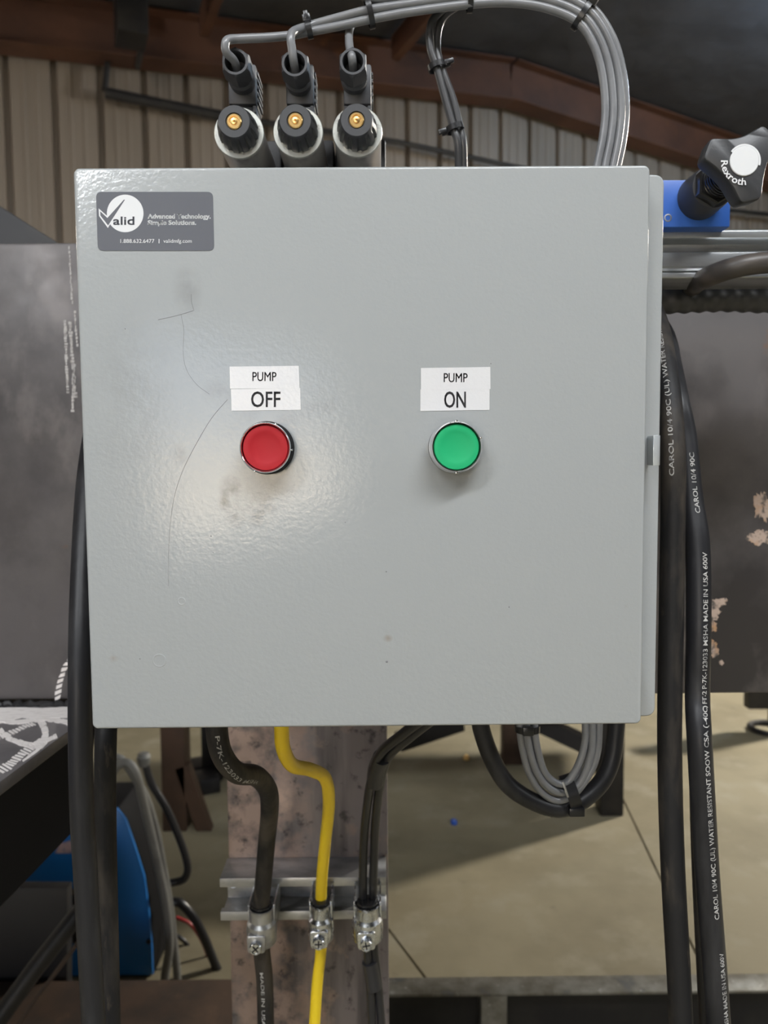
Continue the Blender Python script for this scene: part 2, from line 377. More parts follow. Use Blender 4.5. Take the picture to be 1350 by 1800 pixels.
s = r0s-6*3*PITCH_R; first = True
while s < RIGHT_S:
    if s > LEFT_S+.1:
        o = panel0 if first else panel0.copy()
        if not first: COL.objects.link(o)
        first = False; o.parent = wb; o.location = Bd(s, WALL_V, 0); o.rotation_euler = (0, 0, TH)
    s += 3*PITCH_R
def wallslab(name, pts, d, label):
    mb = MB(); mb.slab(pts, d); return tag(mb.make(name, M['shell'], smooth=0), label, kind='structure')
wallslab('wall_front', [Bd(LEFT_S, FRONT_V, -.02), Bd(RIGHT_S, FRONT_V, -.02), Bd(RIGHT_S, FRONT_V, HW), Bd(LEFT_S, FRONT_V, HW)], -VV*.1, 'plain wall behind the camera')
wallslab('wall_right', [Bd(RIGHT_S, FRONT_V, -.02), Bd(RIGHT_S, WALL_V, -.02), Bd(RIGHT_S, WALL_V, HW), Bd(RIGHT_S, FRONT_V, HW)], UU*.1, 'plain side wall on the right')
wl = [Bd(LEFT_S, FRONT_V, -.02), Bd(LEFT_S, DOOR_V0, -.02), Bd(LEFT_S, DOOR_V0, DOOR_H), Bd(LEFT_S, DOOR_V1, DOOR_H), Bd(LEFT_S, DOOR_V1, -.02), Bd(LEFT_S, WALL_V, -.02), Bd(LEFT_S, WALL_V, HW), Bd(LEFT_S, FRONT_V, HW)]
wallslab('wall_left', wl, -UU*.15, 'side wall with an open bay door')
for nm, (s0, s1) in (('ceiling', (LEFT_S-.2, APS)), ('ceiling', (APS, RIGHT_S+.2))):
    mb = MB(); pts = []
    mb.slab([Bd(s0, FRONT_V, eave(s0)+RD), Bd(s1, FRONT_V, eave(s1)+RD), Bd(s1, WALL_V+.1, eave(s1)+RD), Bd(s0, WALL_V+.1, eave(s0)+RD)], (0,0,.1))
    tag(mb.make(nm, M['roof'], smooth=0), 'dark insulation blanket of the sloping roof', kind='structure')

def ibeam(mb, a, b, up, depth, width, tw=.012):
    a, b = Vector(a), Vector(b); t = (b-a).normalized(); x = t.cross(up).normalized(); z = x.cross(t)
    c = (a+b)/2; L = (b-a).length/2
    mb.obox(c, x, t, z, tw/2, L, depth/2-.001)
    for sg in (-1, 1): mb.obox(c+z*sg*(depth/2-tw/2), x, t, z, width/2, L, tw/2)
def rafter(v, label, dep=RD-.02, wd=.2):
    r = thing('roof_rafter', Bd(APS, v, 0), label, 'rafter')
    for s0, s1 in ((LEFT_S+.02, APS), (APS, RIGHT_S-.02)):
        mb = MB(); ibeam(mb, Bd(s0, v, eave(s0)+dep/2), Bd(s1, v, eave(s1)+dep/2), Vector((0,0,1)), dep, wd); mb.make('rafter_half', M['red'], r, smooth=0)
rafter(WALL_V-.16, 'red oxide steel rafter running along the top of the ribbed wall')
rafter(1.6, 'nearer red oxide steel rafter overhead, seen at the top of the photo')
k = 0
for s in (-3.4, -1.9, -.4, 1.1, 2.6):
    mb = MB(); zz = eave(s)+RD-.10
    a, b = Bd(s, -3, zz), Bd(s, WALL_V-.3, zz)
    mb.obox((a+b)/2, UU, VV, Vector((0,0,1)), .003, (b-a).length/2, .09)
    mb.obox((a+b)/2+UU*.03+Vector((0,0,-.088)), UU, VV, Vector((0,0,1)), .03, (b-a).length/2, .003)
    k += 1; tag(mb.make('roof_purlin', M['red'], smooth=0), ('leftmost', 'second from the left', 'third from the left', 'fourth from the left', 'rightmost')[k-1]+' of the thin red purlins running under the dark roof', 'purlin', 'purlins under the roof')
# thin conduit along the ribbed wall and its drop
mb = MB(); cv = WALL_V-.12
mb.tube([PW(196, 40, cv), PW(190, 100, cv), PW(184, 160, cv)], .022, 10)
mb.tube([PW(184, 163, cv), PW(390, 204, cv)], .038, 10)
mb.tube([PW(390, 204, cv), PW(700, 250, cv), PW(900, 292, cv), PW(1250, 366, cv), PW(1420, 385, cv)], .022, 10)
tag(mb.make('wall_conduit', M['darkpipe']), 'dark thin conduit dropping and running along the ribbed wall', 'conduit')
mb = MB(); hv = WALL_V-.75
c0, c1 = PW(200, -60, hv), PW(258, 78, hv)
mb.obox((c0+c1)/2, UU, VV, Vector((0,0,1)), abs(su(c1)-su(c0))/2, .12, abs(c1.z-c0.z)/2)
tag(mb.make('roof_post', M['darksteel'], bevel=.01), 'dark steel stub post hanging from the roof, upper left', 'post')
mb = MB(); mb.tube([PW(250, 70, hv), PW(242, 118, cv)], .02, 8); tag(mb.make('hanger_cable', M['darkpipe']), 'short dark cable below the hanging stub post', 'cable')

# lamps out of frame: those of the workshop, plus strips added as fill
WARM = (1.0, .92, .80); COOL = (.94, .97, 1.0)
def globe_lamp(loc, power, label, color=(1.0, .92, .80)):
    t = thing('globe_lamp', loc, label, 'lamp'); loc = Vector(loc)
    mb = MB(); mb.lathe(loc, (0,0,1), [(.05,.13),(.06,.15),(.06,.26),(.02,.27),(.012,.27),(.012,.5)], 20); mb.make('lamp_holder', M['zincdull'], t)
    l = bpy.data.lights.new('globe_light', 'POINT'); l.energy = power*LAMP; l.color = color; l.shadow_soft_size = .11
    o = bpy.data.objects.new('globe_light', l); COL.objects.link(o); o.location = loc
def fill_strip(c, power, label):  # added unseen source, soft fill for the box door
    t = thing('fill_strip', c, label, 'lamp'); c = Vector(c)
    mb = MB(); mb.obox(c+Vector((0,0,.05)), UU, VV, Vector((0,0,1)), 1.25, .22, .03); mb.make('housing', M['zincdull'], t, bevel=.005)
    o = area('fill_strip_light', c, c+Vector((0,0,-2)), 2.4, power*LAMP, COOL, 'RECTANGLE', .4)
    o.rotation_euler = (0, 0, TH)
globe_lamp(Vector((3.5, 4.7, 4.25)), 115, 'cool globe lamp hung high beyond the upper right corner', (.66, .83, 1.0))
globe_lamp(Bd(-2.9, 4.9, 3.0), 95, 'warm globe lamp hung near the ribbed wall, left')
def high_bay(loc, power, label):
    t = thing('high_bay_lamp', loc, label, 'lamp')
    mb = MB(); mb.lathe(loc, (0,0,1), [(.20,-.02),(.21,-.02),(.10,.16),(.10,.30),(.09,.30),(.09,.16),(.195,-.01)], 28); mb.make('shade', M['zincdull'], t)
    area('high_bay_light', Vector(loc)+Vector((0,0,-.03)), Vector(loc)+Vector((-.8,-.5,-2)), .34, power*LAMP, WARM)
high_bay(Vector((4.6, 4.25, 3.5)), 820, 'bright high-bay lamp that throws the table shadow, right of the scene')
fill_strip(Bd(.2, -1.9, 4.2), 190, 'added fill strip overhead behind the camera, middle one')
fill_strip(Bd(4.4, -2.6, 4.3), 100, 'added fill strip overhead behind the camera, right one')
fill_strip(Bd(-2.6, -1.3, 3.8), 130, 'added fill strip overhead behind the camera, left one')
# pale shed across the yard, seen only through the open bay door
mb = MB(); q0, q1 = Bd(LEFT_S-26, -62, -.02), Bd(LEFT_S-26, 2, -.02); mb.slab([q0, q1, q1+Vector((0,0,4.6)), q0+Vector((0,0,4.6))], -UU*6)
tag(mb.make('neighbour_shed', M['gravel'], smooth=0), 'pale shed across the yard outside the bay door', 'shed')

# ------------------------------------------------------------------ steel frame behind the box
YB = .345
bt, bb = P(60, 426, YB).z, P(1250, 1220, YB).z
xl, xr = -1.7, 1.9
br = thing('steel_beam', (0, YB+.05, bb), 'deep dark steel beam with mill scale crossing behind the grey box', 'beam')
mb = MB(); mb.box(xl, xr, YB, YB+.10, bb, bt); mb.make('web', M['beam'], br, bevel=.004)
def patch(px, py, rx, ry, seed, name='bare_patch', mat='rust_patch', Y=YB):
    rnd = random.Random(seed); poly = []
    for k in range(56):
        q = 2*math.pi*k/56; e = 1+.20*math.sin(2*q+seed)+.14*math.sin(5*q+2*seed)+.20*rnd.uniform(-1, 1)
        poly.append(P(px+rx*e*math.cos(q), py+ry*e*math.sin(q), Y-.0004))
    mb = MB(); mb.slab(poly, (0, .0006, 0)); return mb.make(name, M[mat], br, smooth=0)
for a in ((1340, 890, 14, 26, 1), (1338, 945, 22, 14, 2), (1262, 1060, 15, 8, 3), (1255, 1078, 12, 12, 4), (1252, 1100, 9, 9, 5), (1254, 1140, 9, 14, 6), (1268, 1165, 4, 5, 7)): patch(*a)
# bright grinder marks near the box's left edge
mb = MB(); rnd = random.Random(3)
def streak(mb, x0, y0, x1, y1, wd, n=10):
    for i in range(n):
        t = (i+.5)/n; e = wd*rnd.uniform(.5, 1.15); x, y = x0+(x1-x0)*t+rnd.uniform(-.6,.6), y0+(y1-y0)*t; h = (y1-y0)/n*.5*rnd.uniform(.7, 1.02)
        mb.slab([P(x-e, y-h, YB-.0004), P(x+e, y-h, YB-.0004), P(x+e, y+h, YB-.0004), P(x-e, y+h, YB-.0004)], (0, .0006, 0))
streak(mb, 121, 432, 127, 535, 1.6, 14); streak(mb, 114, 562, 119, 692, 2.6, 26); streak(mb, 123, 565, 132, 700, 3.4, 24); streak(mb, 130, 640, 127, 725, 3.0, 14); streak(mb, 131, 545, 136, 610, 2, 10)
tag(mb.make('grinder_mark', M['grind_soft'], br, smooth=0), 'bright ground streaks on the dark steel')
def curl(mb, pts, w0, w1, n, conv, skew=0.0):
    path = smooth_path([Vector((a, b, 0)) for a, b in pts], 6); N = len(path)-1
    for i in range(n):
        p = path[min(N, int(i/n*N))]; q = path[min(N, int((i+(.30 if skew else .85))/n*N)+1)]; t = (q-p)
        if t.length < .1: continue
        nn = Vector((-t.y, t.x, 0)).normalized(); w = w0+(w1-w0)*i/n; w *= rnd.uniform(.75, 1.1); sk = t.normalized()*skew
        pts4 = [conv(*(p-nn*w-sk).xy), conv(*(p+nn*w+sk).xy), conv(*(q+nn*w+sk).xy), conv(*(q-nn*w-sk).xy)]
        k_ = rnd.uniform(.6, 1.5); mb.slab(pts4, tuple(c_*k_ for c_ in conv.d))
def cv_beam(x, y): return P(x, y, YB-.0004)
cv_beam.d = (0, .0006, 0)
mb = MB(); curl(mb, [(101, 1230), (103, 1210), (108, 1190), (116, 1170), (128, 1152)], 5.5, 4, 16, cv_beam, 3)
tag(mb.make('grinder_mark', M['ground_steel'], br, smooth=0), 'curved bright ground stripe at the beam foot')

# ledge plate under the beam, left
zl = P(90, 1239, YB).z
e1, e2 = PZ(120, 1285, zl), PZ(0, 1374, zl)
dr = (e2-e1)/(e2.y-e1.y); eb = e1+dr*(YB+.06-e1.y); ef = e1+dr*(-.25-e1.y)
lg = thing('ledge_plate', (eb.x-.2, .1, zl-.012), 'flat steel ledge with bright curling grinder marks, left of the box', 'steel plate')
mb = MB(); mb.slab([eb, ef, Vector((-1.4, ef.y, zl)), Vector((-1.4, eb.y, zl))], (0, 0, -.012)); mb.make('plate', M['plate'], lg, bevel=.0012)
mb = MB(); wp = [P(x, 1237+2*math.sin(x*.3), YB) for x in range(-60, 160, 6)]
mb.tube([Vector((p.x, YB-.002, zl+.001+.0012*math.sin(i*2.1))) for i, p in enumerate(wp)], [.004+.0012*math.sin(i*1.7) for i in range(len(wp))], 8); mb.make('weld_bead', M['darksteel'], lg)
def cv_pl(x, y):
    q = PZ(x, y, zl); return Vector((q.x, q.y, zl-.0003))
cv_pl.d = (0, 0, .0008)
mb = MB()
mb.slab([cv_pl(*p) for p in ((-60, 1246), (30, 1244), (75, 1245), (122, 1243), (160, 1241), (165, 1252), (120, 1262), (90, 1262), (70, 1266), (40, 1262), (0, 1272), (-60, 1282))], cv_pl.d)
curl(mb, [(130, 1273), (105, 1267), (80, 1264), (60, 1266)], 5, 4, 12, cv_pl)
curl(mb, [(70, 1265), (78, 1280), (80, 1295), (74, 1304), (62, 1312)], 6, 7, 14, cv_pl)
curl(mb, [(0, 1282), (12, 1296), (30, 1304), (50, 1310), (70, 1309)], 4, 5.5, 16, cv_pl)
curl(mb, [(60, 1273), (45, 1277), (28, 1285), (10, 1292), (-10, 1296)], 3, 5, 12, cv_pl, 3)
curl(mb, [(70, 1306), (55, 1315), (40, 1325), (26, 1337), (14, 1347), (-4, 1358)], 7, 8, 15, cv_pl, 4)
curl(mb, [(0, 1266), (30, 1270), (60, 1266)], 4, 3, 10, cv_pl)
curl(mb, [(100, 1294), (84, 1302), (68, 1318), (40, 1338)], 4, 2, 10, cv_pl)
tag(mb.make('grinder_mark', M['ground_steel'], lg, smooth=0), 'bright curling grinder marks')
gs = MB(); gy = YB-.02
gs.slab([P(x, y, gy) for x, y in ((-260, 1270), (150, 1262), (152, 1290), (128, 1462), (34, 1560), (-80, 1675), (-260, 1700))], (0, .03, 0))
tag(gs.make('gusset_plate', M['mattblack'], bevel=.001), 'dark gusset plate below the ledge, left of the hanging cables', 'gusset')
# top-left dark slanted bar behind the beam
mb = MB(); yb2 = YB+.35
mb.slab([P(x, y, yb2) for x, y in ((-60, 330), (0, 362), (104, 428), (110, 1000), (-60, 1000))], (0, .04, 0))
tag(mb.make('slanted_bar', M['darksteel'], bevel=.002), 'dark slanted steel end behind the beam top, far left', 'steel bar')

# column
xc0, xc1 = P(401, 1500, YB).x, P(682, 1500, YB).x
cl = thing('steel_column', ((xc0+xc1)/2, YB+.08, 0), 'rust-mottled steel column behind the three clamped cables', 'column')
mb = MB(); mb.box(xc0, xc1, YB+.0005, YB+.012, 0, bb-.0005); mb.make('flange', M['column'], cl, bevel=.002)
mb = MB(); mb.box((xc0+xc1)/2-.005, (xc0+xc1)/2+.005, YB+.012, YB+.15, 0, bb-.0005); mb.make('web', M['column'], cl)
mb = MB(); mb.box(xc0-.012, xc1-.004, YB+.15, YB+.162, 0, bb-.0005); mb.make('flange', M['darksteel'], cl, bevel=.002)
# strut channel on the column
YS = YB-.041
zt, zb_ = P(530, 1543, YS).z, P(530, 1617, YS).z
x0, x1 = P(386, 1550, YS).x, P(679, 1550, YS).x; th = .0027; H = zt-zb_
stt = thing('strut_channel', ((x0+x1)/2, YB-.02, zb_), 'galvanised strut channel bolted across the column, open side forward', 'strut')
mb = MB()
lip = [(YB, zb_), (YB, zt), (YS, zt), (YS, zt-.0095), (YS+.008, zt-.0095), (YS+.008, zt-.0095+th), (YS+th, zt-.0095+th), (YS+th, zt-th), (YB-th, zt-th), (YB-th, zb_+th), (YS+th, zb_+th), (YS+th, zb_+.0095-th), (YS+.008, zb_+.0095-th), (YS+.008, zb_+.0095), (YS, zb_+.0095), (YS, zb_)]
mb.prism(lip, x0, x1, conv=lambda p, y: (y, p[0], p[1])); mb.make('channel', M['zincdull'], stt, bevel=.0006)
bc = P(405, 1567, YS+.01); mb = MB(); mb.lathe((bc.x, YB-th, bc.z), (0, -1, 0), [(.006, 0), (.006, .012), (.005, .0135), (.0001, .0135)], 16); mb.make('bolt', M['zinc'], stt)

# ------------------------------------------------------------------ the enclosure
enc = thing('electrical_enclosure', ENC, 'grey steel pump control box with red and green push buttons', 'control box')
hw, hh = .17, .16866
cx = .0022
mb = MB(); dp = [(-hw+cx, -hh+ZC), (-hw, -hh+cx+ZC), (-hw, hh-cx+ZC), (-hw+cx, hh+ZC), (hw-cx, hh+ZC), (hw, hh-cx+ZC), (hw, -hh+cx+ZC), (hw-cx, -hh+ZC)]
mb.prism(dp, 0, .018); door = mb.make('door', M['paint'], enc, bevel=.0016, seg=4, smooth=50)
fx1 = P(1157, 800, .024).x; fz0, fz1 = P(1150, 1257, .024).z, P(1150, 309, .024).z
mb = MB(); fp = round_poly([(.10, fz0), (fx1, fz0), (fx1, fz1), (.10, fz1)], [0, .0065, .0065, 0], 6)
mb.prism(fp, .0215, .034); mb.make('body_flange', M['paint'], enc, bevel=.0011, seg=3, smooth=50)
mb = MB(); mb.box(-.150, .150, .018, .160, ZC-.150, ZC+.155); mb.make('body', M['paint'], enc, bevel=.002)
# latch clip on the right edge
lx0, lx1 = P(1134, 790, .012).x, P(1150.5, 790, .012).x; lz0, lz1 = P(1140, 818, .012).z, P(1140, 766, .012).z
mb = MB(); pf = [(lx0+(lx1-lx0)*math.sin(q*math.pi/24), .0035-.0055*math.cos(q*math.pi/24)) for q in range(13)]+[(lx1, .0211), (lx1-.0014, .0211), (lx1-.0014, .006), (lx0+.001, .0)]
mb.prism([(p[0], p[1]) for p in pf], lz0, lz1, conv=lambda p, y: (p[0], p[1], y)); tag(mb.make('latch_clip', M['latchzinc'], enc, bevel=.0003), 'shiny zinc latch clip on the door edge')
# raised dimples and scratches on the door
def mark_ring(px, py, r):
    c = P(px, py, 0); mb = MB(); k = PX(1, 0)
    mb.lathe((c.x, .0002, c.z), (0, -1, 0), [(r*k-.0004, 0), (r*k-.0003, .00042), (r*k+.0003, .00042), (r*k+.0006, 0)], 32); mb.f = mb.f[:-2] if len(mb.f[-1]) > 4 else mb.f
    mb.make('dimple', M['paint'], enc)
mark_ring(280, 1161, 11); mark_ring(319, 1057, 6)
def scratch(pts, r=.00012):
    mb = MB(); mb.tube([P(x, y, -.00001) for x, y in pts] if len(pts) < 3 else smooth_path([P(x, y, -.00001) for x, y in pts], 8), r, 6); mb.make('scratch', M['scratch'], enc)
scratch([(400, 702), (372, 735), (345, 780), (320, 830), (305, 880), (298, 940), (296, 1010), (297, 1030)], .00014)
scratch([(278, 562), (310, 555), (340, 546)]); scratch([(336, 517), (337, 532), (341, 546)]); scratch([(318, 552), (323, 580), (322, 620), (328, 650), (345, 675), (368, 693)], .00009)
for px, py, r in ((371, 942, 1.3), (375, 971, 1.2), (679, 1005, 1.3), (220, 578, 1.2), (246, 1158, 1.6), (895, 1067, 1.4), (680, 1163, 2.6), (863, 639, 1.2), (607, 918, 1)):
    mb = MB(); c = P(px, py, 0); k = PX(1, 0); mb.lathe((c.x, .0001, c.z), (0, -1, 0), [(r*k, 0), (r*k*.7, .0003), (.00001, .0004)], 8); mb.make('paint_chip', M['scratch'], enc)

# push buttons
def button(px, py, capmat, lab, turn):
    c = P(px, py, -.0125); b = Vector((c.x, 0, c.z)); ax = (0, -1, 0)
    mb = MB(); mb.lathe(b, ax, [(.0150, -.0004), (.0158, .0006), (.0158, .0035), (.0152, .0052), (.0146, .0056), (.0140, .0056)], 64)
    col = mb.make('push_button', M['mattblack'], enc, smooth=40); col['label'] = lab
    if turn:      # red one: dark reflection painted as a black side, thin bright front ring
        mb = MB(); mb.lathe(b, ax, [(.0141, .0050), (.0156, .0052), (.0158, .0062), (.0154, .0112), (.0150, .0128), (.0141, .0128), (.0141, .0050)], 64)
        mb.f = [f for f in mb.f if len(f) == 4]; mb.make('bezel_side', M['mattblack'], col, smooth=40)
        pr_ = [(.0138, .0120), (.0150, .0126), (.0149, .0136), (.0144, .0142), (.0139, .0138), (.0138, .0120)]
    else:
        pr_ = [(.0141, .0050), (.0158, .0052), (.0160, .0066), (.0158, .0086), (.0154, .0108), (.0148, .0128), (.0143, .0138), (.0139, .0138), (.0138, .0125), (.0138, .006), (.0141, .0050)]
    mb = MB(); mb.lathe(b, ax, pr_, 64)
    mb.f = [f for f in mb.f if len(f) == 4]; mb.make('bezel', M['chrome'], col, smooth=50)
    mb = MB(); mb.lathe(b, ax, [(.0138, .0055), (.01345, .0058), (.01345, .0118), (.0130, .0126), (.0122, .0127), (.0098, .0127), (.0088, .0124), (.0060, .0119), (.0001, .0117)], 64); mb.make('cap', capmat, col, smooth=50)
    for q in (90+turn, 20+turn, 270+turn):
        mb = MB(); q = math.radians(q); d = Vector((math.cos(q), 0, math.sin(q))); t = Vector((-d.z, 0, d.x))
        mb.obox(b+d*.01525+Vector((0, -.0104, 0)), d, Vector((0,1,0)), t, .0005, .0025, .0006)
        mb.make('notch_rib', M['chrome'], col, bevel=.0002)
button(466.5, 787, M['redcap'], 'red push button with dark reflection painted on its collar', -25); button(802.5, 785.5, M['greencap'], 'green push button with bright chrome bezel', 0)

# label strips
def strip(quad, word, tb, bold, Y):
    mb = MB(); mb.slab([P(x, y, Y) for x, y in quad], (0, .00025, 0)); o = mb.make('label_strip', M['labelwhite'], enc, smooth=0)
    mb = MB(); text_on_plane(mb, word, tb, Y-.00006, 0, bold); mb.make('lettering', M['ink'], o, smooth=0)
strip([(403.5, 644.5), (525.2, 643), (526.6, 682.5), (404.3, 683.2)], 'PUMP', (443.7, 654, 486, 670), .15, -.00025)
strip([(405.8, 684), (527.6, 682), (529, 720.4), (407, 722)], 'OFF', (441.3, 688, 493, 716), .35, -.0002)
strip([(739.8, 647), (861.8, 645), (862.2, 684), (740, 684.6)], 'PUMP', (780, 656, 822, 672), .15, -.00025)
strip([(739, 684.4), (860.6, 684), (860.4, 720.6), (739, 722.6)], 'ON', (780.7, 688, 819, 717), .35, -.0002)

# maker's sticker
def zpx(x, y): return (150+x*.18519, 320+y*.18519)
mb = MB(); q = [Vector((*p, 0)) for p in ((168.6, 337.2), (374.2, 337.2), (376.6, 440.8), (172.0, 440.8))]
rp = round_poly([p.xy for p in q], 10, 5); mb.slab([P(x, y, -.0002) for x, y in rp], (0, .0003, 0)); stk = mb.make('maker_sticker', M['stickerbg'], enc, smooth=0)
stk['label'] = 'dark grey rounded sticker with white check mark logo'
mb = MB(); ccx, ccy = zpx(378, 298); mb.slab([P(ccx+32.2*math.cos(t*math.pi/32), ccy+33*math.sin(t*math.pi/32), -.00024) for t in range(64)], (0, .00012, 0)); mb.make('logo_disc', M['white'], stk, smooth=0)
mb = MB(); mb.slab([P(*zpx(x, y), -.00026) for x, y in ((126, 250), (208, 322), (236, 296), (262, 330), (262, 352), (214, 436), (130, 322))], (0, .00005, 0)); mb.make('logo_outline', M['white'], stk, smooth=0)
mb = MB(); mb.slab([P(*zpx(x, y), -.00029) for x, y in ((141, 277), (209, 341), (366, 167), (376, 167), (216, 412), (143, 318))], (0, .00005, 0)); mb.make('logo_check', M['stickertext'], stk, smooth=0)
def st(word, x0, y0, x1, y1, mat, bold=.0):
    mb = MB(); a, b = zpx(x0, y0), zpx(x1, y1); text_on_plane(mb, word, (*a, *b), -.0003, 0, bold); mb.make('lettering', mat, stk, smooth=0)
st('alid', 264, 327, 466, 408, M['stickertext'], .45)
st('Advanced Technology.', 592, 303, 1190, 361, M['white'], .4); st('Simple Solutions.', 592, 362, 1052, 420, M['white'], .4)
st('1.888.632.6477', 333, 541, 655, 578, M['white']); st('|', 696, 540, 703, 582, M['white']); st('validmfg.com', 741, 541, 1010, 588, M['white'])

# ------------------------------------------------------------------ three solenoid valves above the box
YR = .14
def valve(rc, hexc, label):
    c = P(rc[0], rc[1], YR); X, Z = c.x, c.z; ax = (0, 1, 0)
    t = thing('solenoid_valve', (X, .26, Z-.02), label, 'solenoid valve', 'solenoid valves above the box')
    R = PX(42.5, YR)
    mb = MB(); mb.lathe((X, 0, Z), ax, [(R*.93, YR+.0035), (R*.955, YR+.004), (R*.955, YR+.075), (R*.9, YR+.078)], 48); mb.make('coil_can', M['coil'], t)
    mb = MB(); mb.lathe((X, 0, Z), ax, [(R*.70, YR+.003), (R*.74, YR+.0002), (R*.98, YR), (R, YR+.0006), (R, YR+.003), (R*.94, YR+.0045)], 48); mb.make('end_ring', M['ringwhite'], t)
    mb = MB(); sc = lambda q, j: (1-.15*max(0, math.sin(12*q))**.7*(1 if j in (1, 2, 3) else 0))
    mb.lathe((X, 0, Z), (0, -1, 0), [(R*.80, -YR-.002), (R*.80, -YR+.002), (R*.79, -YR+.006), (R*.74, -YR+.012), (R*.645, -YR+.0165), (R*.635, -YR+.0190), (R*.60, -YR+.0200), (.0064, -YR+.0200), (.0062, -YR+.0187), (.0001, -YR+.0187)], 120, rfun=sc); nut = mb.make('coil_nut', M['knobplastic'], t)
    mb = MB(); mb.lathe((X, 0, Z), (0, -1, 0), [(.0056, -YR+.0186), (.0056, -YR+.0200), (.0050, -YR+.0206), (.0036, -YR+.0206), (.0034, -YR+.0200), (.0024, -YR+.0200), (.0022, -YR+.0208), (.0008, -YR+.0210), (.0001, -YR+.0198)], 32); mb.make('manual_override_pin', M['brass'], nut)
    # square plug on top
    yp = .158; w2 = PX(23.5, yp); zt_ = P(rc[0], 112, yp).z; zb2 = P(rc[0], 183, yp).z
    mb = MB(); mb.box(X-w2, X+w2, yp, yp+.030, zb2, zt_); pl = mb.make('plug', M['blackplastic'], t, bevel=.0015)
    mb = MB()
    for i in range(5):
        z = zb2+(zt_-zb2)*(.12+.17*i); mb.box(X+w2-.0003, X+w2+.0012, yp+.006, yp+.028, z, z+.0028)
    mb.make('grip_rib', M['blackplastic'], pl, bevel=.0003)
    mb = MB(); zc = P(rc[0], 204, yp).z
    mb.box(X-w2*.98, X+w2*.98, yp+.002, yp+.034, zc-.012, zb2-.0008); mb.make('plug_socket', M['blackplastic'], t, bevel=.001)
    for sg in (-1, 1):
        mb = MB(); mb.box(X+sg*w2*.86-.0012, X+sg*w2*.86+.0012, yp+.0005, yp+.004, zb2-.006, zb2-.001); mb.make('plug_clip', M['blackplastic'], pl)
    gz = P(hexc[0]+16, 148, yp).z; gx = X
    hx = P(hexc[0], hexc[1], .125); gx, gz = (hx.x*.5+X*.5), hx.z
    mb = MB(); mb.lathe((gx, 0, gz), (0, -1, 0), [(.0098, -yp-.001), (.0104, -yp+.008), (.0088, -yp+.0095), (.0084, -yp+.016)], 32); mb.make('gland_collar', M['blackplastic'], pl)
    mb = MB(); hr = .0108; hexf = lambda q, j: (1/math.cos(((q+math.pi/6) % (math.pi/3))-math.pi/6)*.93 if j in (0, 1, 2) else 1)
    mb.lathe((gx, 0, gz), (0, -1, 0), [(hr, -yp+.0155), (hr, -yp+.028), (hr*.93, -yp+.0308), (hr*.88, -yp+.0316), (hr*.72, -yp+.0316), (hr*.68, -yp+.030), (hr*.62, -yp+.018), (.0001, -yp+.018)], 48, rfun=hexf); mb.make('gland_nut', M['blackplastic'], pl, smooth=25)
    # valve body
    mb = MB(); mb.box(X-.021, X+.0225, YR+.0785, YR+.15, Z-.045, Z+.026); mb.make('valve_body', M['darksteel'], t, bevel=.002)
    return Vector((gx, yp-.020, gz))
g1 = valve((420, 233.5), (414, 106), 'leftmost of the three solenoid valves standing above the box')
g2 = valve((524, 232), (516, 109), 'middle one of the three solenoid valves standing above the box')
g3 = valve((628, 231), (614, 106), 'rightmost of the three solenoid valves standing above the box')
# manifold the valves are screwed to
zz = P(525, 241, YR).z
mb = MB(); mb.box(P(370, 250, .24).x, P(700, 250, .24).x, YR+.078, YR+.16, zz-.10, zz-.046); tag(mb.make('manifold_block', M['darksteel'], bevel=.002), 'dark manifold block under the three solenoid valves, hidden behind the box', 'manifold')

# ------------------------------------------------------------------ grey cables of the arch
YA = .145
def cable(name, pts, r, mat, label, cat='cable', group=None, n=12, sm=8):
    path = smooth_path(pts, sm); mb = MB(); mb.tube(path, r, n); o = mb.make(name, M[mat], smooth=60); tag(o, label, cat, group); return path
cen = [(600, 44), (650, 30), (720, 6), (830, -8), (900, -10), (965, 0), (1024, 26), (1056, 70), (1073, 125), (1079, 190), (1074, 245), (1063, 300), (1056, 360), (1050, 430), (1046, 520)]
def arch(off, start=0, dy=0.0, wob=0.0):
    out = []
    for i in range(start, len(cen)):
        a = Vector(cen[max(0, i-1)]); b = Vector(cen[min(len(cen)-1, i+1)]); t = (b-a).normalized(); nrm = Vector((-t.y, t.x))
        p = Vector(cen[i])+nrm*off; out.append(P(p.x+wob*math.sin(i*1.9), p.y, YA+dy))
    return out
RC = .0031
pA = [g1+Vector((.0, .004, -.002)), g1+Vector((-.001, -.010, .001)), P(398, 92, .120), P(396, 78, .118), P(402, 70, .120), P(425, 68, .125), P(470, 66, .13), P(512, 62, .138), P(548, 55, YA)]
cable('control_cable', pA+[P(595, 46, YA), P(650, 34, YA)]+arch(15, 2), RC, 'greycable', 'grey cable rising from the leftmost solenoid plug, innermost of the arch')
pB = [g2+Vector((.0, .004, -.002)), g2+Vector((-.0008, -.010, .002)), P(513, 85, .125), P(511, 66, .125), P(517, 55, .13), P(545, 45, .145)]
cable('control_cable', pB+[P(595, 31, YA), P(650, 17, YA)]+arch(1, 2), RC, 'greycable', 'grey cable rising from the middle solenoid plug into the arch')
pC = [g3+Vector((.0, .004, -.002)), g3+Vector((-.0005, -.010, .003)), P(614, 80, .14), P(614, 55, .155), P(622, 40, .160), P(650, 28, .160), P(690, 20, .158)]
cable('control_cable', pC+arch(8, 3, .0057), RC, 'greycable', 'grey cable rising from the rightmost solenoid plug into the arch')
cable('control_cable', [P(560, -30, YA), P(650, -5, YA)]+arch(-13, 2, 0), RC, 'greycable', 'grey cable entering at the photo top, middle of the arch')
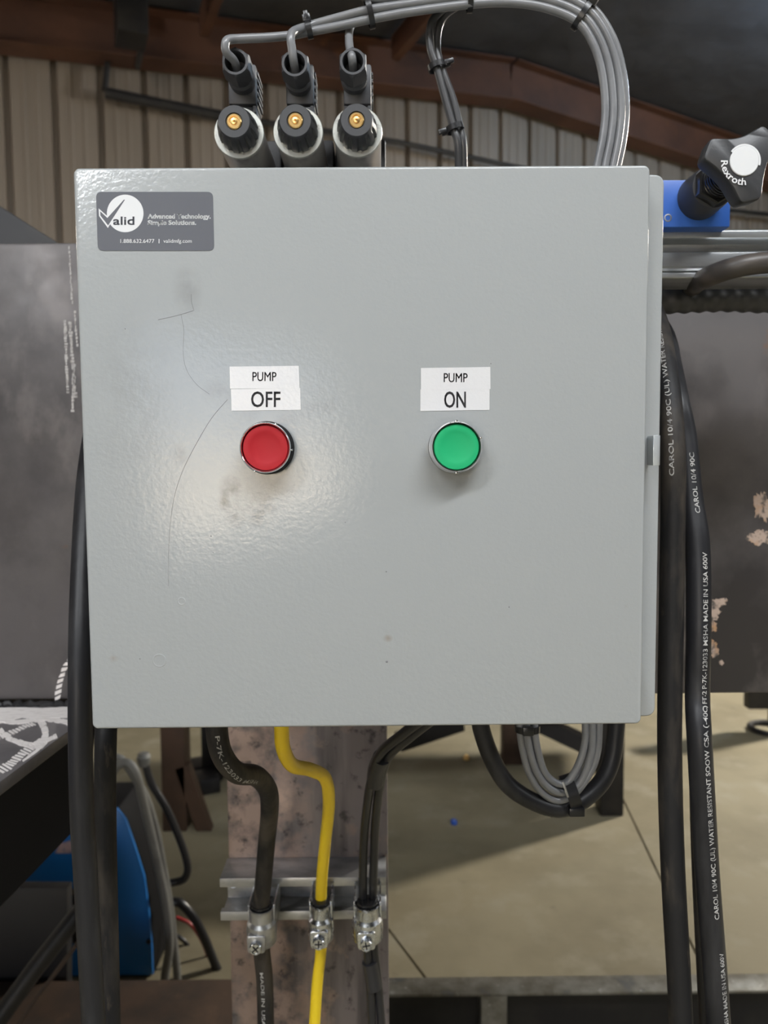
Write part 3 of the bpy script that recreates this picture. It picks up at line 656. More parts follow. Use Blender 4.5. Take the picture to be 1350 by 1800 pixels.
cable('control_cable', [P(560, -60, YA+.0057), P(650, -2, YA+.0057)]+arch(-6, 2, .0057), RC, 'greycable', 'grey cable at the back of the arch, seen between its two outer front cables')
cable('control_cable', [P(560, -80, YA+.0057), P(650, -40, YA+.0057)]+arch(-20.5, 2, .0057), RC, 'greycable', 'outermost grey cable of the arch, passing the right tie head')
# the pair that drops behind the box, its shadow painted into the jacket colour
pd1 = cable('drop_cable', [P(800, 2, .165), P(772, 22, .16), P(757, 45, .16), P(757, 85, .16), P(768, 120, .16), P(783, 175, .16), P(797, 225, .16), P(805, 255, .16), P(806, 320, .168), P(806, 420, .175), P(806, 520, .175)], .0031, 'greyshaded', 'grey drop cable in a shaded colour, left one of the tied pair above the box')
cable('drop_cable', [P(810, 6, .168), P(783, 26, .166), P(771, 50, .166), P(768, 85, .166), P(776, 120, .163), P(796, 175, .163), P(808, 225, .163), P(814, 255, .163), P(815, 320, .170), P(816, 420, .178), P(816, 520, .178)], .0031, 'greyshaded', 'grey drop cable in a shaded colour, right one of the tied pair above the box')
def zip_tie(px, py, Y, tx, ty, a, b, label, head=(0, 1), hs=1.0, tail=True):
    c = P(px, py, Y); k = PX(1, Y); t = Vector((tx, 0, -ty)).normalized(); nrm = Vector((ty, 0, tx)).normalized()
    o = thing('zip_tie', c, label, 'cable tie')
    mb = MB(); mb.ring(c, t, nrm, a*k, b, .0042, .0009); mb.make('band', M['tie'], o, smooth=30)
    hd = (nrm*head[1]*(a*k+.002)+Vector((0, -1, 0))*head[0]*(b+.001))
    mb = MB(); mb.obox(c+hd, t, hd.normalized(), t.cross(hd.normalized()), .0030*hs, .0028*hs, .0034*hs); hh_ = mb.make('head', M['tie'], o, bevel=.0007)
    if tail:
        mb = MB(); mb.obox(c+hd*1.22+Vector((0, -.002, 0)), t, hd.normalized(), t.cross(hd.normalized()), .0017, .0030, .0016); mb.make('tail', M['tie'], hh_, bevel=.0004)
zip_tie(543, 52, .142, 1, -.22, 13, .0052, 'black zip tie binding two cables above the middle valve', (0, 1))
zip_tie(649, 22, .148, 1, -.25, 24, .0085, 'black zip tie on the arch above the rightmost valve', (0, 1))
zip_tie(826, -8, .148, 1, 0, 25, .0085, 'black zip tie at the photo top edge, on the crown of the arch', (.6, 1), tail=False)
zip_tie(1024, 27, .148, .80, .60, 25, .0085, 'black zip tie with round head on the right shoulder of the arch', (.55, .8), 1.25)
zip_tie(768, 117, .1615, .3, 1, 14, .006, 'upper black tie on the dropping shaded cable pair', (0, 1), .8)
zip_tie(799, 226, .1615, .3, 1, 14, .006, 'lower black tie on the dropping shaded cable pair', (0, -1), .8)

# ------------------------------------------------------------------ hydraulic pressure valve on the right
YV = .15
bv = thing('pressure_valve', P(1222, 400, YV+.02), 'blue hydraulic valve block with black three-lobed adjusting knob', 'valve')
vx0, vx1, vz0, vz1 = P(1140, 360, YV).x, P(1284, 360, YV).x, P(1220, 399, YV).z, P(1220, 316, YV).z
mb = MB(); mb.box(vx0, vx1, YV, YV+.055, vz0, vz1); blk = mb.make('block', M['valveblue'], bv, bevel=.0008)
hc = P(1174, 383, YV); mb = MB(); mb.lathe((hc.x, YV, hc.z), (0, -1, 0), [(.0032, -.0005), (.0030, .0003), (.0022, .0004), (.0018, -.0002), (.00001, -.0002)], 20); mb.make('plug_screw', M['zincdull'], blk)
kc = P(1302, 281, YV-.074); kx, kz = kc.x, kc.z
bc2 = P(1234, 350, YV); kx = (kx+bc2.x)/2; kz = (kz+bc2.z)/2
mb = MB(); mb.lathe((kx, YV, kz), (0, -1, 0), [(.0172, -.0008), (.0172, .004), (.0165, .022), (.0158, .026), (.0140, .0262)], 40); mb.make('adjuster_body', M['blackplastic'], bv)
mb = MB(); hexf = lambda q, j: 1/math.cos(((q+math.pi/6) % (math.pi/3))-math.pi/6)*.94
mb.lathe((kx, YV, kz), (0, -1, 0), [(.0135, .0255), (.0146, .0265), (.0146, .034), (.0135, .035)], 48, rfun=hexf); mb.make('lock_nut', M['blackgloss'], bv, smooth=25)
mb = MB(); pr = [(.011, .034)]
for i in range(6): pr += [(.0120, .0350+i*.0036), (.0120, .0364+i*.0036), (.0098, .0372+i*.0036), (.0098, .0382+i*.0036)]
pr += [(.011, .062)]; mb.lathe((kx, YV, kz), (0, -1, 0), pr, 36); mb.make('threaded_neck', M['blackgloss'], bv)
yk = YV-.074
def lobe(q, a0):
    d = min(abs((q-math.radians(a)+math.pi) % (2*math.pi)-math.pi) for a in a0); return d
angs = (160, 47, 283); RT_, RV_, HWT = .0272, .0155, .0072
kpoly = []
for a in sorted(angs):
    q = math.radians(a); d = Vector((math.cos(q), math.sin(q))); t = Vector((-d.y, d.x))
    kpoly += [d*RT_-t*HWT, d*RT_+t*HWT]
    nx = sorted(angs)[(sorted(angs).index(a)+1) % 3]; md = math.radians(a+((nx-a) % 360)/2); kpoly.append(Vector((math.cos(md), math.sin(md)))*RV_)
kp = [Vector(p) for p in round_poly(kpoly, [.0034, .0034, .011]*3, 7)]
n = len(kp); mb = MB(); vs = []; lay = [(.78, .020), (.94, .0155), (.97, .014), (1.0, .0025), (.975, .0006), (.93, 0.0)]
for sc_, dy in lay:
    for i in range(n):
        vs.append((kx+kp[i].x*sc_, yk+dy, kz+kp[i].y*sc_))
fs = [(j*n+i, j*n+(i+1) % n, (j+1)*n+(i+1) % n, (j+1)*n+i) for j in range(len(lay)-1) for i in range(n)]+[list(range(n)), [(len(lay)-1)*n+i for i in range(n)]]
mb.add(vs, fs); knob = mb.make('knob', M['knobplastic'], bv, smooth=40)
mb = MB(); mb.lathe((kx, yk, kz), (0, -1, 0), [(.0100, -.0004), (.0100, .0006), (.0096, .0009), (.0001, .0009)], 48); mb.make('emblem_disc', M['white'], knob)
mb = MB(); ap = []
for q in range(-15, 150, 5): ap.append((kx+.0101*math.cos(math.radians(q)), kz+.0101*math.sin(math.radians(q))))
for q in range(145, -20, -5): ap.append((kx+.0114*math.cos(math.radians(q)), kz+.0114*math.sin(math.radians(q))))
mb.prism(ap, yk-.0006, yk+.0002); mb.make('emblem_arc', M['white'], knob, smooth=0)
mb = MB(); vs, fs = text_mesh('Rexroth', .02); xs = [v[0] for v in vs]; a, b = min(xs), max(xs)
tv = []
for v in vs:
    q = math.radians(178+(v[0]-a)/(b-a)*98); r_ = .0136-(v[1]-.36)*.0066; tv.append((kx+r_*math.cos(q), yk-.0006, kz+r_*math.sin(q)))
mb.add(tv, fs); mb.make('lettering', M['white'], knob, smooth=0)

# aluminium rail
YRL = .165
zr = lambda y: P(1240, y, YRL).z
rp = [(YRL+.04, zr(490)), (YRL+.04, zr(403)), (YRL, zr(404)), (YRL-.001, zr(407)), (YRL-.001, zr(418)), (YRL+.002, zr(421)), (YRL+.010, zr(424)), (YRL+.010, zr(436)), (YRL+.003, zr(441)), (YRL, zr(444)), (YRL, zr(468)), (YRL+.0012, zr(470)), (YRL+.0012, zr(472)), (YRL, zr(474)), (YRL, zr(476)), (YRL+.003, zr(477)), (YRL+.003, zr(478.5)), (YRL-.001, zr(480)), (YRL-.001, zr(488)), (YRL+.001, zr(490))]
mb = MB(); mb.prism(rp, .075, P(1700, 450, YRL).x, conv=lambda p, y: (y, p[0], p[1])); tag(mb.make('mounting_rail', M['alu'], bevel=.0004), 'ridged aluminium rail carrying the blue valve, right of the box', 'rail')

# corrugated conduit and hose
yc = .235; pth = [P(1120+i*1.6, 527-.004*i+1.5*math.sin(i*.05), yc) for i in range(0, 230)]
rr = [PX(22, yc)*(1+.055*math.sin(i*2*math.pi/16.2)) for i in range(230)]
mb = MB(); mb.tube(pth, rr, 20); tag(mb.make('corrugated_conduit', M['blackplastic'], smooth=60), 'black corrugated conduit running below the aluminium rail', 'conduit')
cable('worn_hose', [P(1150, 527, .285), P(1190, 518, .275), P(1212, 508, .24), P(1226, 497, .19), P(1244, 487, .152), P(1275, 475, .135), P(1312, 466, .128), P(1360, 461, .128), P(1480, 455, .128)], PX(18, .135), 'hose', 'worn black hose sloping across the aluminium rail', 'hose', n=18)

# ------------------------------------------------------------------ heavy cables hanging at the sides
RB = .0085
def textobj(parent_name, label): pass
yR = .07
pr1 = smooth_path([P(1020, 530, .18), P(1080, 522, .185), P(1116, 518, .180), P(1141, 536, .158), P(1158, 582, .124), P(1168, 640, .098), P(1177, 710, .08), P(1183, 800, yR), P(1183, 900, yR), P(1180, 1084, yR), P(1177, 1300, yR), P(1182, 1508, yR), P(1194, 1730, yR), P(1199, 1850, yR), *DNS(1199, yR)], 10)
def hanging(path, r, mat, label, texts):
    mb = MB(); mb.tube(path, r, 22); o = mb.make('power_cable', M[mat], smooth=60); tag(o, label, 'cable')
    for s, pxa, pxb, ang, h in texts:          # from image row a (start) to row b (end of the string)
        def arc(py):
            acc = 0; best = (1e9, 0)
            for i in range(len(path)):
                if i: acc += (path[i]-path[i-1]).length
                d = path[i]-CAM; yy = 900-F*d.dot(UP)/d.dot(FW)
                best = min(best, (abs(yy-py), acc))
            return best[1]
        rp_ = list(reversed(path)); L = sum((path[i]-path[i-1]).length for i in range(1, len(path)))
        mb = MB()
        if pxa > pxb: text_on_cable(mb, s, rp_, r, L-arc(pxa), arc(pxa)-arc(pxb), ang, h)
        else: text_on_cable(mb, s, path, r, arc(pxa), arc(pxb)-arc(pxa), ang, h)
        mb.make('printed_text', M['printwhite'], o, smooth=0)
    return o
FULL = 'CAROL 10/4 90C (UL) WATER RESISTANT SOOW CSA (-40C) FT-2 P-7K-123033 MSHA MADE IN USA 600V'
hanging(pr1, RB, 'dirtyrubber', 'dirty scuffed black cable hanging close to the right edge of the box', [('CAROL 10/4 90C (UL) WATER RESISTANT S', 836, 572, .5, .0032)])
pr2 = smooth_path([P(1030, 560, .20), P(1090, 548, .205), P(1135, 552, .20), P(1166, 588, .172), P(1180, 650, .13), P(1191, 708, .105), P(1204, 772, .098), P(1214, 874, .088), P(1226, 960, .078), P(1228, 1100, yR), P(1226, 1220, yR), P(1230, 1310, yR-.01), P(1242, 1522, yR-.01), P(1257, 1717, yR-.01), P(1266, 1850, yR-.01), *DNS(1268, yR-.01)], 10)
hanging(pr2, RB, 'rubber', 'cleaner black cable with white printing, outermost on the right', [(FULL, 1602, 968, -.15, .0034), ('CAROL 10/4 90C', 905, 800, 0, .0034), ('MSHA MADE IN USA 600V', 1795, 1668, -.3, .0034)])
pr3 = smooth_path([P(1040, 600, .20), P(1100, 610, .21), P(1148, 660, .205), P(1180, 800, .15), P(1212, 900, .13), P(1226, 1000, .125), P(1229, 1250, .12), P(1234, 1500, .11), P(1250, 1850, .11), *DNS(1251, .11)], 10)
hanging([p for p in pr3], .0080, 'rubber', 'black cable mostly hidden behind the printed right-hand cable', [])
pl1 = smooth_path([P(330, 560, .195), P(260, 575, .20), P(208, 615, .203), P(184, 680, .198), P(168, 745, .18), P(153, 855, .14), P(144, 1030, .10), P(141, 1200, .075), P(143, 1400, .07), P(150, 1533, .07), P(163, 1767, .07), P(168, 1850, .07), *DNS(170, .07)], 10)
hanging(pl1, .0084, 'rubber', 'thick black cable bowing out from the left edge of the box', [])
pl2 = smooth_path([P(460, 1080, .19), P(330, 1085, .19), P(250, 1105, .192), P(204, 1160, .185), P(190, 1240, .135), P(186, 1300, .115), P(185, 1400, .115), P(187, 1533, .115), P(190, 1667, .115), P(194, 1850, .11), *DNS(195, .11)], 10)
hanging(pl2, .0082, 'dirtyrubber', 'dirty black cable hanging just right of the bowed left cable', [])

# ------------------------------------------------------------------ cables leaving the bottom of the box, clamped to the strut
pk = smooth_path([P(384, 1230, .10), P(381, 1280, .10), P(390, 1326, .105), P(416, 1358, .12), P(450, 1364, .15), P(471, 1389, .185), P(474, 1424, .215), P(469, 1479, .245), P(462, 1559, .262), P(458, 1600, .268), P(459, 1660, .268), P(465, 1720, .27), P(467, 1790, .27), P(468, 1850, .27), *DNS(468, .27)], 9)
hanging(pk, .0083, 'dirtyrubber', 'thick black cable with S-bend entering the left strut clamp', [('MADE IN USA 600V', 1700, 1830, -.1, .0034), ('P-7K-123033 MSHA', 1284, 1362, .25, .0034)])
cable('yellow_cable', [P(494, 1230, .10), P(495, 1280, .10), P(498, 1316, .105), P(514, 1345, .125), P(546, 1353, .155), P(572, 1369, .185), P(578, 1413, .215), P(572, 1479, .245), P(566, 1540, .265), P(564, 1600, .273), P(564, 1673, .273), P(558, 1724, .273), P(553, 1798, .273), P(549, 1860, .273), *DNS(548, .273)], .0056, 'yellow', 'bright yellow cable with S-bend entering the middle strut clamp', n=18)
cable('control_wire', [P(745, 1262, .14), P(706, 1292, .16), P(668, 1325, .19), P(652, 1372, .22), P(643, 1435, .25), P(639, 1490, .265), P(638, 1560, .272), P(639, 1620, .274), P(646, 1673, .274), P(650, 1724, .274), P(654, 1798, .274), P(656, 1860, .274), *DNS(657, .274)], .0043, 'blackpvc', 'left one of the paired black wires through the right strut clamp', n=14)
cable('control_wire', [P(758, 1266, .15), P(720, 1296, .168), P(684, 1328, .195), P(669, 1372, .223), P(661, 1435, .25), P(658, 1490, .265), P(656, 1560, .272), P(656, 1620, .276), P(658, 1673, .276), P(664, 1724, .276), P(670, 1798, .276), P(674, 1860, .276), *DNS(677, .276)], .0043, 'blackpvc', 'right one of the paired black wires through the right strut clamp', n=14)
def sleeve(pts, r, label, flat=.62):
    path = smooth_path(pts, 6); mb = MB(); mb.tube(path, r, 16); o = mb.make('tape_wrap', M['tape'], smooth=50); tag(o, label, 'tape')
sleeve([P(671, 1331, .198), P(662, 1352, .211), P(659, 1376, .224)], .0080, 'black tape around the wire pair just below the box')
sleeve([P(650, 1690, .275), P(654, 1712, .275), P(658, 1736, .275)], .0080, 'black tape around the wire pair below the right clamp')

def clamp(px, py, rcab, zinc, label, boltoff, bolt2):
    ctr = P(px, py, .268); X, Z = ctr.x, ctr.z; Yc = .268
    t = thing('strut_clamp', (X, Yc, Z-.02), label, 'clamp')
    r = rcab+.0012
    mb = MB(); n = 32; zs = [(.017, r+.0022), (.0150, r+.0006), (.011, r), (.004, r+.0006), (.001, r+.0034), (-.006, r+.0042), (-.018, r+.0036), (-.021, r+.001)]
    # upper saddle: flared open band around the front of the cable
    vs = []; fs = []; m = 25
    for off in (0, .0014):
        for z, q_ in zs:
            for k in range(m):
                q = math.radians(-200+220*k/(m-1)); vs.append((X+(q_+off)*math.cos(q), Yc+(q_+off)*math.sin(q)*1.05, Z+z))
    W = len(zs)*m
    for L_ in (0, W):
        fs += [(L_+i*m+k, L_+i*m+k+1, L_+(i+1)*m+k+1, L_+(i+1)*m+k) for i in range(len(zs)-1) for k in range(m-1)]
    for k in range(m-1): fs += [(k, k+1, W+k+1, W+k), ((len(zs)-1)*m+k, (len(zs)-1)*m+k+1, W+(len(zs)-1)*m+k+1, W+(len(zs)-1)*m+k)]
    for i in range(len(zs)-1): fs += [(i*m, (i+1)*m, W+(i+1)*m, W+i*m), (i*m+m-1, (i+1)*m+m-1, W+(i+1)*m+m-1, W+i*m+m-1)]
    mb.add(vs, fs); mb.make('saddle', M[zinc], t, smooth=35)
    for sg in (-1, 1):
        mb = MB(); mb.box(X+sg*(r+.0030)-.0008, X+sg*(r+.0030)+.0008, Yc-.001, YS+.007, Z-.012, Z+.019); mb.make('side_tab', M[zinc], t, bevel=.0003)
    # nose with the screw
    mb = MB(); yn = Yc-r-.0035
    mb.prism(round_poly([(X-.0085+boltoff, Z-.021), (X+.0085+boltoff, Z-.021), (X+.0095+boltoff, Z-.003), (X-.0095+boltoff, Z-.003)], .004, 4), yn-.004, yn+.006); mb.make('nose', M[zinc], t, bevel=.0012, seg=3)
    bx = X+boltoff; bz = Z-.0135
    mb = MB(); hexf = lambda q, j: (1/math.cos(((q+math.pi/6) % (math.pi/3))-math.pi/6)*.95 if j < 2 else 1)
    mb.lathe((bx, yn-.004, bz), (0, -1, 0), [(.0058, -.001), (.0058, .0042), (.0052, .0052), (.0044, .0052), (.0042, .0044), (.0001, .0044)], 36, rfun=hexf); sc_ = mb.make('screw', M['zinc'], t, smooth=25)
    mb = MB(); 
    for q in (bolt2, bolt2+math.pi/2):
        d = Vector((math.cos(q), 0, math.sin(q))); mb.obox((bx, yn-.0085, bz), d, Vector((0,1,0)), Vector((-d.z, 0, d.x)), .0036, .0004, .0006)
    mb.make('cross_slot', M['darksteel'], sc_)
    mb = MB(); mb.lathe((X, Yc, Z), (0, 0, 1), [(r-.0005, .010), (r+.0012, .0165), (r+.0008, .0195), (rcab*.98, .0200)], 28); mb.make('rubber_sleeve', M['blackgloss'], t)
clamp(460, 1622, .0083, 'zincdull', 'strut clamp holding the thick black cable', -.003, .7)
clamp(564, 1616, .0062, 'zinc', 'shiny strut clamp holding the yellow cable', -.001, 0)
clamp(646, 1616, .0086, 'zinc', 'shiny strut clamp holding the two black wires', -.001, .2)

# ------------------------------------------------------------------ loop of cables hanging under the right half of the box
YLp = .13
cable('loop_cable', [P(840, 1225, YLp), P(845, 1276, YLp), P(864, 1332, YLp), P(893, 1379, YLp), P(936, 1408, YLp), P(982, 1421, YLp), P(1021, 1408, YLp+.006), P(1057, 1375, YLp+.012), P(1076, 1332, YLp+.016), P(1083, 1276, YLp+.018), P(1086, 1225, YLp+.018)], PX(16, YLp), 'rubber', 'thick black cable forming the outer loop under the box', n=18)
yg = YLp-.004; rg = PX(6.6, yg)
loops = [([(912, 1225), (914, 1281), (919, 1318), (930, 1358), (951, 1391), (980, 1407), (1010, 1395), (1037, 1358), (1050, 1322), (1053, 1274), (1053, 1225)], 0, 'grey loop cable lying outermost in the bundle under the box'),
         ([(924, 1225), (926, 1281), (931, 1318), (944, 1358), (966, 1385), (992, 1393), (1019, 1376), (1034, 1342), (1041, 1310), (1041, 1274), (1041, 1225)], -.001, 'grey loop cable second from outside under the box'),
         ([(938, 1225), (940, 1281), (945, 1318), (957, 1357), (977, 1376), (995, 1376), (1010, 1357), (1022, 1330), (1029, 1300), (1029, 1274), (1029, 1225)], .0, 'innermost grey loop cable under the box'),
         ([(930, 1225), (933, 1281), (938, 1318), (951, 1357), (972, 1381), (994, 1385), (1015, 1366), (1028, 1338), (1035, 1305), (1035, 1274), (1035, 1225)], .007, 'grey loop cable at the back of the bundle under the box')]
for pts, dy, lab in loops: cable('loop_cable', [P(x, y, yg+dy) for x, y in pts], rg, 'greycable', lab, n=14)
t = thing('cable_strap', P(1000, 1395, YLp), 'black strap gathering the looped cables at their lowest point', 'cable tie')
mb = MB(); mb.ring(P(1003, 1393, YLp+.002), Vector((.93, 0, .30)), Vector((-.30, 0, .93)), PX(30, YLp), .0118, .0095, .0014); mb.make('band', M['tie'], t, smooth=30)
c = P(1012, 1424, YLp-.006); mb = MB(); mb.obox(c, Vector((1,0,0)), Vector((0,1,0)), Vector((0,0,1)), .0062, .0050, .0035); mb.make('buckle', M['tie'], t, bevel=.001)
c = P(994, 1388, YLp-.0105); mb = MB(); mb.obox(c, Vector((.93,0,.3)), Vector((0,1,0)), Vector((-.3,0,.93)), .0009, .0006, .0068); mb.make('tail', M['zincdull'], t, bevel=.0003)
t = thing('cable_strap', P(928, 1285, yg), 'black tie on the grey loop cables right at the box bottom', 'cable tie')
mb = MB(); mb.ring(P(927, 1280, yg+.002), (0,0,1), (1,0,0), PX(20, yg), .0075, .005, .0012); mb.make('band', M['tie'], t, smooth=30)
c = P(928, 1285, yg-.0075); mb = MB(); mb.obox(c, Vector((1,0,0)), Vector((0,1,0)), Vector((0,0,1)), .0042, .0022, .0036); mb.make('head', M['tie'], t, bevel=.0008)

# ------------------------------------------------------------------ lower frame of the stand
YF = 1.035; zf = P(1000, 1745, YF).z; wf = .052
rl = thing('lower_rail', (.6, YF+.03, zf-.2), 'dirty galvanised lower rail crossing the bottom right', 'rail')
mb = MB(); mb.box(xc1-.1, 1.6, YF, YF+wf, zf-.006, zf); mb.make('top_flange', M['railtop'], rl, bevel=.001)
mb = MB(); mb.box(xc1-.1, 1.6, YF+wf-.006, YF+wf, .02, zf-.006); mb.make('back_panel', M['darksteel'], rl)
px0, px1 = P(846, 1770, YF).x, P(892, 1770, YF).x
mb = MB(); mb.box(px0, px1, YF+.002, YF+wf-.008, 0, zf-.006); mb.make('post', M['railtop'], rl, bevel=.002)
mb = MB(); zr_ = P(300, 1721, YF+.1).z
mb.box(-1.5, xc1-.105, YF-.25, YF+.1, 0, zr_); tag(mb.make('rusty_sill', M['rustbeam'], bevel=.004), 'rusty brown steel sill along the bottom left', 'steel beam')
mb = MB(); mb.tube([P(150, 1590, .75), P(60, 1705, .70), P(-30, 1830, .66)], PX(17, .7), 16); tag(mb.make('diagonal_tube', M['darksteel']), 'black diagonal tube at the lower left edge', 'tube')
mb = MB(); mb.tube([P(150, 1640, .95), P(60, 1760, .9), P(0, 1850, .86)], PX(4, .9), 10); tag(mb.make('thin_rod', M['rustbeam']), 'thin brown rod beside the black diagonal tube', 'rod')
# dark cabinet side at far left
mb = MB(); mb.slab([P(x, y, 1.15) for x, y in ((-300, 1560), (118, 1562), (118, 1905), (-300, 1905))], (0, .03, 0)); tag(mb.make('dark_panel', M['darksteel'], bevel=.002), 'dark panel beneath the blue machine front, far left', 'panel')

# ------------------------------------------------------------------ welding machine
YWd = 1.42
wd = thing('welding_machine', (P(170, 1700, YWd).x, YWd+.2, 0), 'blue welding machine with black curved shell behind the left cables', 'welder')
def wz(x, y, Y=YWd): q = P(x, y, Y); return (q.x, q.z)
zbot = .004
shell = [wz(28, 1423), wz(208, 1420), wz(223, 1440), wz(239, 1485), wz(256, 1540), wz(264, 1600), wz(269, 1660), (wz(271, 1720)[0], zbot), (wz(28, 1720)[0], zbot)]
mb = MB(); mb.prism(shell, YWd+.004, YWd+.16); mb.make('shell', M['mattblack'], wd, bevel=.004)
pan = [wz(30, 1423), wz(207, 1420), wz(222, 1440), wz(238, 1485), wz(255, 1540), wz(263, 1600), wz(268, 1660), (wz(270, 1720)[0], zbot+.005), (wz(30, 1720)[0], zbot+.005)]
mb = MB(); mb.prism(pan, YWd-.006, YWd+.004); mb.make('front_panel', M['welderblue'], wd, bevel=.002)
mb = MB(); mb.box(wz(24, 0)[0], wz(123, 0)[0], YWd-.02, YWd-.006, wz(0, 1652)[1], wz(0, 1560)[1]); mb.make('socket_panel', M['darksteel'], wd, bevel=.003)
for (a, b, y) in ((20, 36, 1573), (100, 128, 1569)):
    c0, c1 = P(a, y, YWd-.04), P(b, y, YWd-.04); mb = MB(); L_ = c1.x-c0.x
    mb.lathe(c0, (1, 0, 0), [(.006, 0)]+[(.0075 if i % 2 else .0062, L_*(i+.5)/9) for i in range(9)]+[(.006, L_)], 16); cn = mb.make('connector', M['brass'], wd)
    mb = MB(); m_ = (c0+c1)/2; mb.tube([m_, m_+Vector((0, .034, 0))], .005, 10); mb.make('connector_stem', M['brass'], cn)
mb = MB(); mb.slab([P(x, y, YWd-.0075) for x, y in ((96, 1500), (104, 1484), (126, 1476), (150, 1480), (150, 1496), (126, 1500))], (0, .001, 0)); mb.make('warning_label', M['pinklabel'], wd, smooth=0)
c = P(262, 1654, YWd-.006); mb = MB(); mb.lathe(c, (0, -1, 0), [(.006, 0), (.006, .005), (.0001, .006)], 14); mb.make('latch_screw', M['darksteel'], wd)
cable('welding_cable', [P(196, 1360, 1.32), P(208, 1345, 1.32), P(226, 1342, 1.32), P(240, 1362, 1.32), P(250, 1400, 1.34), P(262, 1450, 1.36), P(278, 1520, 1.36), P(292, 1590, 1.36), P(298, 1660, 1.36), P(290, 1720, 1.36), P(288, 1790, 1.36)], PX(8, 1.35), 'greyhose', 'grey welding cable looping over the blue machine', n=12)
cable('welding_cable', [P(200, 1330, 1.36), P(216, 1337, 1.36), P(240, 1372, 1.36), P(256, 1400, 1.37), P(272, 1450, 1.385), P(286, 1520, 1.385), P(298, 1590, 1.385), P(304, 1640, 1.385), P(312, 1720, 1.385), P(314, 1790, 1.385)], PX(7, 1.38), 'greyhose', 'second grey welding cable, on the outer side of the loop', n=12)
cable('torch_lead', [P(252, 1330, 1.45), P(258, 1352, 1.45), P(268, 1380, 1.45), P(292, 1420, 1.45), P(312, 1465, 1.45), P(326, 1505, 1.45), P(330, 1530, 1.45), P(322, 1546, 1.45), P(300, 1552, 1.45)], PX(7, 1.4), 'blackpvc', 'black torch lead with a bent handle right of the blue machine', n=12)
mb = MB(); c = P(253, 1333, 1.45); mb.lathe(c, (0, 0, 1), [(.012, -.02), (.016, -.008), (.018, .004), (.013, .014), (.0001, .016)], 16); tag(mb.make('torch_end_cap', M['greyhose']), 'pale cap on top of the black torch lead', 'cap')
cable('floor_hose', [P(298, 1585, 1.45), P(318, 1588, 1.45), P(340, 1612, 1.45), P(360, 1650, 1.45), P(376, 1690, 1.45), P(398, 1740, 1.45)], PX(8, 1.45), 'blackpvc', 'black hose arching down between the machine and the column', 'hose', n=12)
cable('thin_wire', [P(310, 1612, 1.50), P(335, 1625, 1.5), P(355, 1655, 1.5), P(372, 1700, 1.5)], PX(3, 1.5), 'redwire', 'thin red wire beside the arching black hose', 'wire', n=8)
cable('thin_wire', [P(300, 1640, 1.55), P(325, 1655, 1.55), P(345, 1690, 1.55), P(360, 1740, 1.55)], PX(4, 1.5), 'blackpvc', 'thin black wire under the red wire', 'wire', n=8)

# ------------------------------------------------------------------ work table in the background
legs = [(G(1076, 1435), .085, 'darksteel'), (G(902, 1345), .085, 'brownsteel'), (G(307, 1462), .085, 'brownsteel'), (G(372, 1375), .08, 'darksteel')]
HT = .86
tb = thing('work_table', (0, 2.6, 0), 'dark steel work table standing behind the box, legs showing below it', 'table')
for g, wdt, mt in legs:
    mb = MB(); mb.box(g.x-wdt/2, g.x+wdt/2, g.y, g.y+wdt, 0, HT-.0005); mb.make('leg', M[mt], tb, bevel=.004)
mb = MB(); a, b, c, d = legs[0][0], legs[1][0], legs[3][0], legs[2][0]
pl_ = [Vector((x, y, HT)) for x, y in ((1.72, 2.80), (1.80, 3.25), (-.95, 3.15), (-1.0, 2.12), (.80, 2.30))]  # hidden outline stretched to the right so its floor shadow reaches the leg
mb.slab(pl_, (0, 0, .05)); mb.make('table_top', M['darksteel'], tb, bevel=.004)
mb = MB(); p0, p1 = a+Vector((0, .04, .42)), d+Vector((0, .04, .42)); mb.bar(p0, p1, .06, .08); mb.make('rail', M['darksteel'], tb)
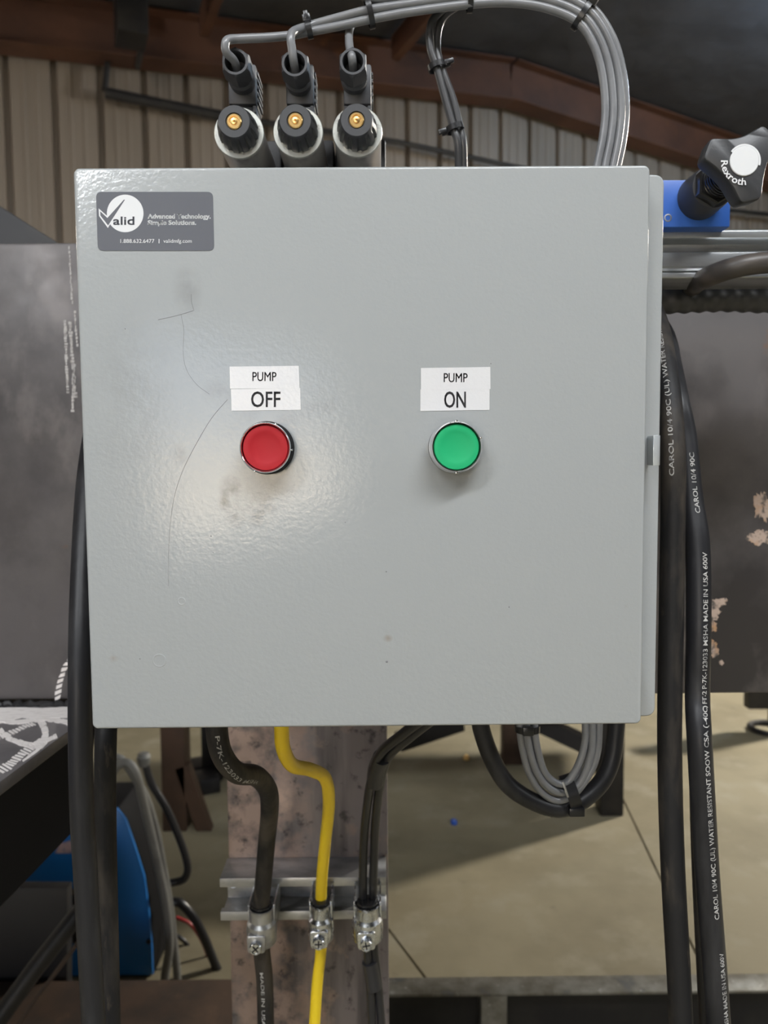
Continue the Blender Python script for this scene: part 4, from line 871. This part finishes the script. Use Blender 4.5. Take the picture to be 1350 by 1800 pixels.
mb = MB(); mb.bar(P(930, 1262, legs[0][0].y+.12), P(1058, 1322, legs[0][0].y+.05), .05, .06); mb.make('brace', M['darksteel'], tb)
mb = MB(); mb.bar(P(322, 1345, legs[2][0].y+.02), P(368, 1478, legs[2][0].y+.02), .04, .05); mb.make('brace', M['brownsteel'], tb)
mb = MB(); mb.bar(P(700, 1304, 2.6), P(810, 1268, 2.75), .05, .07); mb.make('brace', M['darksteel'], tb)
# dark steel offcuts lying under the table
for i, (x0_, y0_, x1_, y1_, lab) in enumerate(((338, 1352, 366, 1358, 'dark offcut left of the column, nearer one'), (352, 1376, 378, 1380, 'dark offcut left of the column, farther one'))):
    g = G((x0_+x1_)/2, (y0_+y1_)/2+8); mb = MB(); mb.obox((g.x, g.y, .03), UU, VV, Vector((0,0,1)), .04, .06, .03); tag(mb.make('steel_offcut', M['darksteel'], bevel=.004), lab, 'offcut')
g = G(798, 1448); mb = MB(); mb.lathe((g.x, g.y, 0), (0,0,1), [(.012, 0), (.012, .012), (.009, .016), (.0001, .016)], 18); tag(mb.make('bottle_cap', M['bluecap']), 'small blue cap lying on the shaded floor', 'cap')
g = G(820, 1335); mb = MB(); mb.lathe((g.x, g.y, 0), (0,0,1), [(.014, 0), (.014, .01), (.008, .02), (.0001, .02)], 14); tag(mb.make('brass_fitting', M['brass']), 'tiny brass fitting on the shaded floor behind the table leg', 'fitting')
# stand foot on the far right
g = G(1352, 1285); st_ = thing('stand_foot', (g.x, g.y, 0), 'black ring-shaped stand foot on the floor at the right edge', 'stand')
mb = MB(); mb.tube([Vector((g.x+.085*math.cos(k*math.pi/16), g.y+.085*math.sin(k*math.pi/16), .014)) for k in range(33)], .013, 10, caps=False); mb.make('base_ring', M['darksteel'], st_)
p0, p1 = P(1312, 1215, g.y), P(1400, 1243, g.y)
mb = MB(); mb.box(p0.x, p1.x, g.y-.03, g.y+.03, p1.z, p1.z+.5); mb.make('upright', M['darksteel'], st_, bevel=.004)
mb = MB(); mb.box(g.x-.006, g.x+.012, g.y-.006, g.y+.006, .02, p1.z+.01); mb.make('stem', M['darksteel'], st_)
